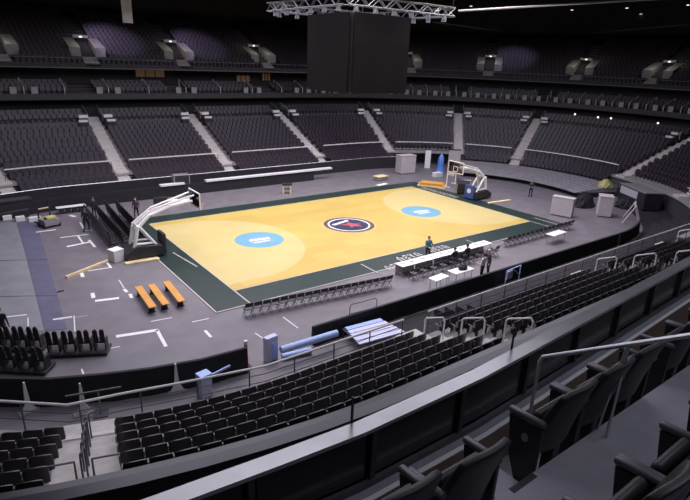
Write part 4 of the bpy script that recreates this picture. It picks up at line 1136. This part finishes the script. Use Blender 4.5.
# low long table with white top at the far left boards
t, c, rz, L, W_ = table('low long grey table near the far left barrier', [(-19.4, 13.5), (-17.2, 13.5), (-17.2, 14.1), (-19.4, 14.1)], .55)
for k in range(4):
    o = MB().box((0, 0, .17), (.4, .35, .34)).build('case', M['dark'], loc=(-19.05+.5*k, 13.75, 0), bevel=.02); tag(o, f'small black case under the low grey table, {ORD[k+1]} from the left', 'case', 'cases under the low grey table')
for k, (x, y, z, w_, h_, lab) in enumerate([(-23.1, 14.4, 0, 3.6, .55, 'low black stage block at the far left edge'), (-22.4, 15.35, 0, 3.0, 1.2, 'taller black stage block behind a lower one at the far left')]):
    t = thing('stage_block', lab, 'stage block', (x, y, z), .1); MB().box((0, 0, h_/2-.03), (w_, 1.0, h_-.06)).build('body', M['dark'], t, bevel=.02); MB().box((0, 0, h_), (w_+.06, 1.06, .06)).build('top', M['fascia'], t)
# long pale beam, white box, plank
p, q = at(66, 277, .1), at(108, 260.3, .1); d = q-p; c = (p+q)/2
tag(MB().box((0, 0, .08), (d.length, .14, .16), math.atan2(d.y, d.x)).build('timber_beam', M['plank'], loc=(c.x, c.y, 0), bevel=.01), 'long pale timber beam lying on the floor behind the benches', 'beam')
p = at(118, 262, 0); t = thing('carton', 'white cubic carton at the foot of the left basket unit', 'box', (p.x, p.y+.3, 0), .35)
MB().box((0, 0, .38), (.72, .68, .76)).build('body', M['cloth_white'], t, bevel=.015); MB().box((0, 0, .77), (.74, .70, .04)).build('lid', M['bright'], t)
p, q = at(125, 263.5, .05), at(159, 258, .05); d = q-p; c = (p+q)/2
tag(MB().box((0, 0, .05), (d.length, .38, .09), math.atan2(d.y, d.x)).build('timber_plank', M['plank'], loc=(c.x, c.y, 0), bevel=.01), 'pale timber plank in front of the left basket base', 'plank')
p, q = at(488, 203, .05), at(510, 200, .05); d = q-p; c = (p+q)/2
tag(MB().box((0, 0, .05), (d.length, .3, .09), math.atan2(d.y, d.x)).build('timber_plank', M['plank'], loc=(c.x, c.y, 0), bevel=.01), 'pale timber plank beside the right basket foot', 'plank')

# white tape marks on the rubber floor
mb = MB()
for u0, v0, u1, v1, w_ in [(36, 232.5, 56, 230, .2), (60, 238, 89, 234.5, .16), (67, 247, 91, 242, .26), (89, 240, 95, 247, .16), (88, 271, 110, 267.5, .1), (107, 262.5, 111, 268, .14), (81, 272, 83, 277, .2), (95, 301, 119, 298, .26), (92.5, 293, 93.5, 298, .2),
                           (116, 336.5, 158, 330, .26), (157, 330, 166, 346.5, .16), (205, 330.5, 211, 337, .14), (151, 321.5, 172, 317.5, .06), (192, 322, 209, 318.5, .06), (5, 317.5, 27, 315, .12), (53, 320, 72, 317, .14), (81.5, 369, 83.5, 374, .07),
                           (124, 289, 127, 292, .16), (130, 294, 132, 298, .18), (119, 280, 124, 288, .05), (78, 236, 83, 243, .12), (70, 215.5, 75, 217, .3), (80, 222, 84, 229, .14), (84, 231, 92, 230, .14), (102, 350, 120, 346.5, .06), (255, 333, 267, 341, .05), (283, 317, 298, 328, .05), (60, 320, 88, 316, .03), (28, 318, 28.5, 334, .05), (74, 316, 75, 332, .05)]:
    p, q = at(u0, v0, 0), at(u1, v1, 0); d = q-p; c = (p+q)/2; mb.box((c.x, c.y, .003 if u0 > 75 else .023), (d.length, w_, .004), math.atan2(d.y, d.x))
struct(mb.build('floor_tape_lines', M['tape']))
p = at(60.5, 291.5, 0); tag(MB().box((0, 0, .02), (.35, .12, .04), .1).build('rubber_block', M['dark'], loc=(p.x, p.y, 0)), 'small black block lying on the grey floor', 'block')

# ------------------------------------------------------------------ gap between the floor and the near stand
for k, (u, v, lab) in enumerate([(28, 404, 'leftmost of three behind the near barrier'), (83, 405, 'middle of three behind the near barrier'), (177, 384, 'rightmost of three behind the near barrier')]):
    p = at(u, v, .35)
    t = thing('barrier_brace', f'white pointed brace standing up, {lab}', 'brace', (p.x, p.y, 0), -.2*k+.2, 'white braces behind the barrier')
    MB().extrude([(-.28, 0, .0), (.28, 0, .0), (.10, 0, .35), (.03, 0, 1.25), (-.03, 0, 1.25), (-.10, 0, .35)], (0, .08, 0)).build('fin', M['tape'], t, bevel=.008)
    MB().box((0, .04, .02), (.7, .4, .04)).build('foot', M['steelgrey'], t)
p, q = at(65, 396.5, 1.0), at(121, 387, 1.0); c = (p+q)/2; d = q-p
t = thing('crowd_bar', 'dark horizontal bar on a post behind the near left barrier', 'barrier', (c.x, c.y, 0), math.atan2(d.y, d.x))
MB().tube([(-d.length/2, 0, 1.0), (d.length/2, 0, 1.0)], .035, 6).build('bar', M['steel_dark'], t); MB().tube([(.15, 0, 0), (.15, 0, 1.0)], .03, 6).build('post', M['steelgrey'], t); MB().box((.15, 0, .02), (.5, .5, .04)).build('foot', M['steel_dark'], t)
p = at(206, 397, 0)
t = thing('carton_stack', 'pale blue and white tall carton behind the white handrail', 'box', (p.x, p.y+.1, 0), .15)
MB().box((0, 0, .42), (.46, .4, .84)).build('lower_box', M['lilac'], t, bevel=.02); MB().box((0, 0, .93), (.5, .44, .2)).build('lid', M['blue'], t, bevel=.02); MB().box((.75, .1, .75), (1.1, .06, .08), .1).build('strap_board', M['blue'], t)
p = at(248, 369, 0)
t = thing('delineator_post', 'orange red post with a white top at the end of the draped barrier', 'post', (p.x, p.y+.15, 0))
MB().tube([(0, 0, .04), (0, 0, 1.15)], [.10, .07], 10).build('tube', M['orange'], t); MB().tube([(0, 0, 1.15), (0, 0, 1.3)], .075, 10).build('cap', M['bright'], t); MB().box((0, 0, .02), (.4, .4, .04)).build('base', M['rubber'], t)
def roll(lab, u0, v0, u1, v1, r, m, z):
    p, q = at(u0, v0, z), at(u1, v1, z); d = q-p; c = (p+q)/2
    t = thing('rolled_mat', lab, 'mat roll', (c.x, c.y, z), math.atan2(d.y, d.x)); L = d.length
    MB().tube([(-L/2, 0, 0), (L/2, 0, 0)], r, 14).build('roll', M[m], t, smooth=False)
    for k in range(3): x = -L/3+k*L/3; MB().tube([(x-.04, 0, 0), (x+.04, 0, 0)], r+.012, 14).build('strap', M['lilac'], t)
roll('upper long pale blue rolled mat behind the white handrail', 281, 350, 337, 333, .16, 'blue', .75)
roll('lower short blue rolled mat under the pale blue roll', 282, 357, 311, 350, .14, 'blue', .16)
p = at(273, 362, 0)
t = thing('padded_panel', 'pale blue padded panel standing at the end of the mat rolls', 'panel', (p.x, p.y+.2, 0), .15)
MB().box((0, 0, .6), (.62, .3, 1.2)).build('pad', M['lilac'], t, bevel=.04); MB().box((.1, -.17, .5), (.3, .04, .8)).build('sleeve', M['blue'], t)
def trestle_rack():
    p, q = at(360, 341, .5), at(396, 331, .5); d = q-p; rz = math.atan2(d.y, d.x); c = (p+q)/2; nv = Vector((-math.sin(rz), math.cos(rz)))
    t = thing('board_rack', 'black steel rack carrying the white boards behind the near seats', 'rack', (c.x, c.y, 0), rz); L = d.length+.3
    for sx in (-1, 0, 1):
        for yy in (-.3, 1.3): MB().box((sx*L/2*.95, yy, .24), (.06, .06, .48)).build('leg', M['steel_dark'], t)
        MB().box((sx*L/2*.95, .5, .48), (.06, 1.8, .05)).build('bearer', M['steel_dark'], t)
    for k in range(5):
        o = MB().box((0, 0, .04), (L+.2-.12*k, .30, .07), rz).build('white_board', M['lilac'] if k < 4 else M['blue'], loc=(c.x+nv.x*(-.2+.35*k), c.y+nv.y*(-.2+.35*k), .505), bevel=.01)
        tag(o, f'long {"white" if k < 4 else "blue"} board lying on the black rack, {ORD[k+1]} from the handrail', 'board', 'boards on the black rack')
trestle_rack()
p = along(513, 272, -15.55)
t = thing('folding_barrier', 'pale blue and lilac folding barrier behind the draped barrier, beyond the long white handrail', 'frame', (p.x, p.y, 0), .1)
MB().box((-.35, 0, p.z-.1), (.6, .06, .5)).build('panel', M['lilac'], t); MB().tube([(-.75, 0, .02), (-.75, 0, p.z+.25), (.85, 0, p.z+.25), (.85, 0, .02)], .035, 6).build('frame_tube', M['blue'], t); MB().tube([(-.05, 0, p.z+.22), (.8, 0, p.z-.35)], .035, 6).build('brace', M['blue'], t)
p, q = at(354, 316, .95), at(381, 308.5, .95); d = q-p; c = (p+q)/2
t = thing('guard_hoop', 'thin dark hoop rail standing at the near draped barrier', 'rail', (c.x, c.y+.35, 0), math.atan2(d.y, d.x)); L = d.length
MB().tube([(-L/2, 0, 0), (-L/2, 0, 1.3), (-L/2+.1, 0, 1.4), (L/2-.1, 0, 1.4), (L/2, 0, 1.3), (L/2, 0, 0)], .022, 6).build('hoop', M['steel_dark'], t); MB().tube([(-L/2, 0, .9), (L/2, 0, .9)], .015, 5).build('crossbar', M['steel_dark'], t)

# ------------------------------------------------------------------ people
import numpy as np
def person(label, loc, rz, shirt, legs, pose='stand', lean=0., arms='down', hair='hair', look=0.):
    J = {}
    sit = pose == 'sit'
    hz = .50 if sit else .92
    L = Matrix.Rotation(-lean, 3, 'X')
    def up(x, y, z): return Vector((0, 0, hz)) + L @ Vector((x, y, z-.92))       # trunk points, z as if standing
    prim = []                                                                 # (p, q, r0, r1, material index)
    def cap(p, q, a, b, m): prim.append((Vector(p), Vector(q), a, b, m))
    SK, SH, TR, FT = 0, 1, 2, 3
    cap(up(-.07, 0, .92), up(.07, 0, .92), .115, .115, TR)
    cap(up(0, 0, .98), up(0, .0, 1.16), .125, .128, SH); cap(up(-.05, 0, 1.05), up(-.06, 0, 1.33), .105, .115, SH); cap(up(.05, 0, 1.05), up(.06, 0, 1.33), .105, .115, SH)
    cap(up(-.15, -.01, 1.41), up(.15, -.01, 1.41), .075, .075, SH)
    cap(up(0, -.01, 1.44), up(0, .015, 1.56), .055, .05, SK)
    hd = up(0, .03, 1.66)
    cap(up(0, .015, 1.68), up(0, .045, 1.60), .092, .070, SK); cap(up(0, -.02, 1.68), up(0, .02, 1.68), .088, .09, SK)
    cap(up(0, .115, 1.655), up(0, .135, 1.63), .012, .016, SK)
    for s_ in (-1, 1): cap(up(s_*.088, .02, 1.665), up(s_*.09, .015, 1.63), .018, .012, SK)
    cap(up(-.02, .108, 1.592), up(.02, .108, 1.592), .010, .010, SK)
    for s_ in (-1, 1):
        hip = Vector((s_*.095, 0, hz))
        if sit: knee = Vector((s_*.12, .43, .50)); ank = Vector((s_*.12, .42, .09)); toe = Vector((s_*.13, .60, .04))
        elif pose == 'walk': knee = Vector((s_*.10, .10*s_+.06, .50)); ank = Vector((s_*.10, .24*s_-.04, .09)); toe = Vector((s_*.11, .24*s_+.13, .04))
        else: knee = Vector((s_*.115, .03, .50)); ank = Vector((s_*.125, -.02, .09)); toe = Vector((s_*.15, .15, .04))
        cap(hip, knee, .092, .062, TR); cap(knee, ank, .060, .042, TR)
        cap(ank+Vector((0, -.03, -.04)), toe, .045, .038, FT)
        sh = up(s_*.19, -.01, 1.41)
        if arms == 'down': el = up(s_*.25, -.02, 1.13); wr = up(s_*.25, .08, .89)
        elif arms == 'front': el = up(s_*.24, .06, 1.14); wr = up(s_*.15, .30, 1.12)
        elif arms == 'table': el = up(s_*.25, .12, 1.15); wr = up(s_*.16, .36, 1.12)
        elif arms == 'raise' and s_ > 0: el = up(.26, .10, 1.20); wr = up(.15, .20, 1.42)
        else: el = up(s_*.25, -.02, 1.13); wr = up(s_*.25, .08, .89)
        cap(sh, el, .056, .042, SH); cap(el, wr, .040, .028, SH)
        d = (wr-el).normalized(); side = d.cross(Vector((1, 0, 0))); side = side.normalized() if side.length > .1 else Vector((0, 0, 1))
        palm = wr+d*.085; cap(wr+d*.01, palm, .030, .036, SK)
        w_ = d.cross(side).normalized()
        for k, ln in enumerate((.062, .074, .070, .054)):
            b = palm+w_*((k-1.5)*.021)+d*.012; m1 = b+d*ln*.6+side*.006; m2 = m1+d*ln*.45+side*.022
            cap(b, m1, .0095, .009, SK); cap(m1, m2, .009, .0085, SK)
        tb = wr+d*.035+w_*(-.03); cap(tb, tb+d*.05+w_*(-.028), .011, .0095, SK)
    bm = bmesh.new()
    for p, q, a, b, m in prim:
        d = q-p; ln = d.length; rot = d.to_track_quat('Z', 'Y').to_matrix().to_4x4() if ln > 1e-6 else Matrix()
        n, rings = 12, []
        for th in (-90, -60, -30, 0): rings.append((a*math.sin(R(th)), max(a*math.cos(R(th)), 1e-4)))
        for th in (0, 30, 60, 90): rings.append((ln+b*math.sin(R(th)), max(b*math.cos(R(th)), 1e-4)))
        vr = []
        for z, r_ in rings:
            vr.append([bm.verts.new(p+rot.to_3x3() @ Vector((r_*math.cos(2*PI*k/n), r_*math.sin(2*PI*k/n), z))) for k in range(n)])
        for i in range(len(vr)-1):
            for k in range(n): bm.faces.new((vr[i][k], vr[i][(k+1) % n], vr[i+1][(k+1) % n], vr[i+1][k]))
        bm.faces.new(vr[0][::-1]); bm.faces.new(vr[-1])
    me = bpy.data.meshes.new('tmp'); bm.to_mesh(me); bm.free()
    tmp = bpy.data.objects.new('tmp', me); COL.objects.link(tmp)
    rm = tmp.modifiers.new('r', 'REMESH'); rm.mode = 'VOXEL'; rm.voxel_size = .0125
    sm = tmp.modifiers.new('s', 'SMOOTH'); sm.factor = .5; sm.iterations = 2
    dg = bpy.context.evaluated_depsgraph_get(); body = bpy.data.meshes.new_from_object(tmp.evaluated_get(dg))
    bpy.data.objects.remove(tmp); body.name = 'person'
    n = len(body.polygons); cen = np.zeros(n*3); body.polygons.foreach_get('center', cen); cen = cen.reshape(-1, 3)
    best = np.full(n, 9.); mi = np.zeros(n, dtype=np.int32)
    for p, q, a, b, m in prim:
        p_ = np.array(p); d = np.array(q)-p_; t = np.clip(((cen-p_)@d)/max(d@d, 1e-9), 0, 1)
        dist = np.linalg.norm(cen-(p_+t[:, None]*d), axis=1)-(a+(b-a)*t)
        k = dist < best; best[k] = dist[k]; mi[k] = m
    body.materials.clear()
    for m in ('skin', shirt, legs, 'shoe'): body.materials.append(M[m])
    body.polygons.foreach_set('material_index', mi); body.polygons.foreach_set('use_smooth', [True]*n); body.update()
    o = bpy.data.objects.new('person', body); COL.objects.link(o); o.location = loc; o.rotation_euler = (0, 0, rz)
    tag(o, label, 'person')
    # hair cap and eyes
    mb = MB(); ns, nr = 16, 6; vs = []
    for i in range(nr+1):
        th = R(90-i*20)
        for k in range(ns):
            ph = 2*PI*k/ns; front = max(0, math.sin(ph)); t_ = max(th, R(28)) if front > .45 else th
            vs.append(up(.098*math.cos(t_)*math.cos(ph), .005+.112*math.cos(t_)*math.sin(ph), 1.682+.102*math.sin(t_)))
    mb.add(vs, [(i*ns+k, (i+1)*ns+k, (i+1)*ns+(k+1) % ns, i*ns+(k+1) % ns) for i in range(nr) for k in range(ns)])
    mb.build('hair', M[hair], o, smooth=True)
    for s_ in (-1, 1):
        c = up(s_*.034, .108, 1.665); MB().tube([c-Vector((0, .006, 0)), c+Vector((0, .006, 0))], [.010, .008], 8).build('eye', M['shoe'], o)
    return o
def stand(u, v, rz, *a, **k):
    p = at(u, v, 0); return person(a[0], (p.x, p.y, 0), rz, *a[1:], **k)
stand(481, 280, .3, 'person in a white top and dark trousers standing behind the white trestle tables', 'cloth_white', 'cloth_dark', arms='front')
stand(487.5, 275, 1.0, 'person in dark clothes with a pale cap beside the one in white', 'cloth_plum', 'cloth_dark', arms='raise', lean=.1, hair='cloth_white')
p = at(427, 261, 0); person('person in a teal top standing on the court side of the scorers table', (p.x, p.y, 0), PI-.3, 'cloth_teal', 'cloth_dark', arms='table')
for u, v, lab in ((453, 266, 'person in dark clothes sitting at the scorers table, left of a pair'), (465.5, 262.5, 'person in dark clothes sitting at the scorers table, right of a pair')):
    p = at(u, v, 0); person(lab, (p.x, p.y-.1, 0), 0, 'cloth_dark', 'cloth_dark', pose='sit', arms='table', lean=.1)
stand(87, 231, -.6, 'person in dark clothes walking left of the black courtside chairs', 'cloth_dark', 'cloth_dark', pose='walk')
stand(95, 218, .5, 'person in dark clothes standing at the far end of the black chair rows', 'cloth_dark', 'cloth_dark')
stand(137, 219, 2.6, 'person in a plum top standing right of the black courtside chairs', 'cloth_plum', 'cloth_dark', pose='walk')
stand(5, 343, -.4, 'person in dark clothes standing at the left edge by the dolly seats', 'cloth_dark', 'cloth_dark')
stand(530, 197, 2.0, 'small figure in dark clothes near the grey treads of the right end', 'cloth_dark', 'cloth_dark', arms='front')

# ------------------------------------------------------------------ light: the floods under the roof and added, unseen house light
def flood(x, y, z, power, ang, blend, col, tx=None):
    t = thing('floodlight', 'x', 'lamp', (x, y, z))
    mb = MB(); mb.tube([(0, 0, .0), (0, 0, .35)], [.28, .16], 12); mb.tube([(0, 0, .35), (0, 0, 1.2)], .03, 6)
    mb.build('housing', M['dark'], t)
    MB().disc((0, 0), .26, -.012, 20).build('lens', M['floodlens'], t)
    t['label'] = 'round floodlight under the dark roof above the court'; t['group'] = 'court floodlights'
    l = bpy.data.lights.new('court_light', 'SPOT'); l.energy = power; l.spot_size = R(ang); l.spot_blend = blend; l.color = col; l.shadow_soft_size = .35
    o = bpy.data.objects.new('court_light', l); COL.objects.link(o); o.location = (x, y, z-.1)
    if tx is not None:
        d = Vector(tx)-Vector((x, y, z)); o.rotation_euler = d.to_track_quat('-Z', 'Y').to_euler()
for x in (-12, -4, 4, 12):
    for y in (-7, 7):
        flood(x, y, 21, 5900, 95, 1.0, (1, .93, .86))
def fill(x, y, z, sx, sy, power, col):
    l = bpy.data.lights.new('fill_light', 'AREA'); l.shape = 'RECTANGLE'; l.size = sx; l.size_y = sy; l.energy = power; l.color = col
    o = bpy.data.objects.new('fill_light', l); COL.objects.link(o); o.location = (x, y, z)
fill(0, 0, 16.4, 46, 30, 13500, (.88, .83, 1.0))  # broad unseen sheet of light, added to lift the stands
# unseen fill added to brighten the near stand and the gallery
fill(-20, -24, 17.5, 18, 4, 750, (.90, .88, 1.0))
fill(-19, -33.5, 15.5, 12, 1.2, 150, (.86, .85, 1.0))
for a in TIER_AISLES:
    p, n = bowl(a, 19.0); l = bpy.data.lights.new('portal_light', 'POINT'); l.energy = 42; l.color = (1, .95, .88); l.shadow_soft_size = .1
    o = bpy.data.objects.new('portal_light', l); COL.objects.link(o); o.location = (p.x, p.y, up_z(2)+2.3)
for a, e in ((112, 4200), (101.5, 3800), (33, 1200)):
    p, n = bowl(a, 10); q, _ = bowl(a, 22); l = bpy.data.lights.new('tier_wash', 'SPOT'); l.energy = e; l.color = (.72, .58, 1.0); l.spot_size = R(34); l.spot_blend = .8
    o = bpy.data.objects.new('tier_wash', l); COL.objects.link(o); o.location = (p.x, p.y, 21.5)
    o.rotation_euler = (Vector((q.x, q.y, 13))-o.location).to_track_quat('-Z', 'Y').to_euler()
w = bpy.data.worlds.new('world'); scn.world = w; w.use_nodes = True
w.node_tree.nodes['Background'].inputs[0].default_value = (.02, .02, .024, 1)
w.node_tree.nodes['Background'].inputs[1].default_value = .3
scn.view_settings.view_transform = 'Standard'; scn.view_settings.look = 'None'
scn.view_settings.gamma = 1; scn.view_settings.exposure = 0; scn.view_settings.use_curve_mapping = False
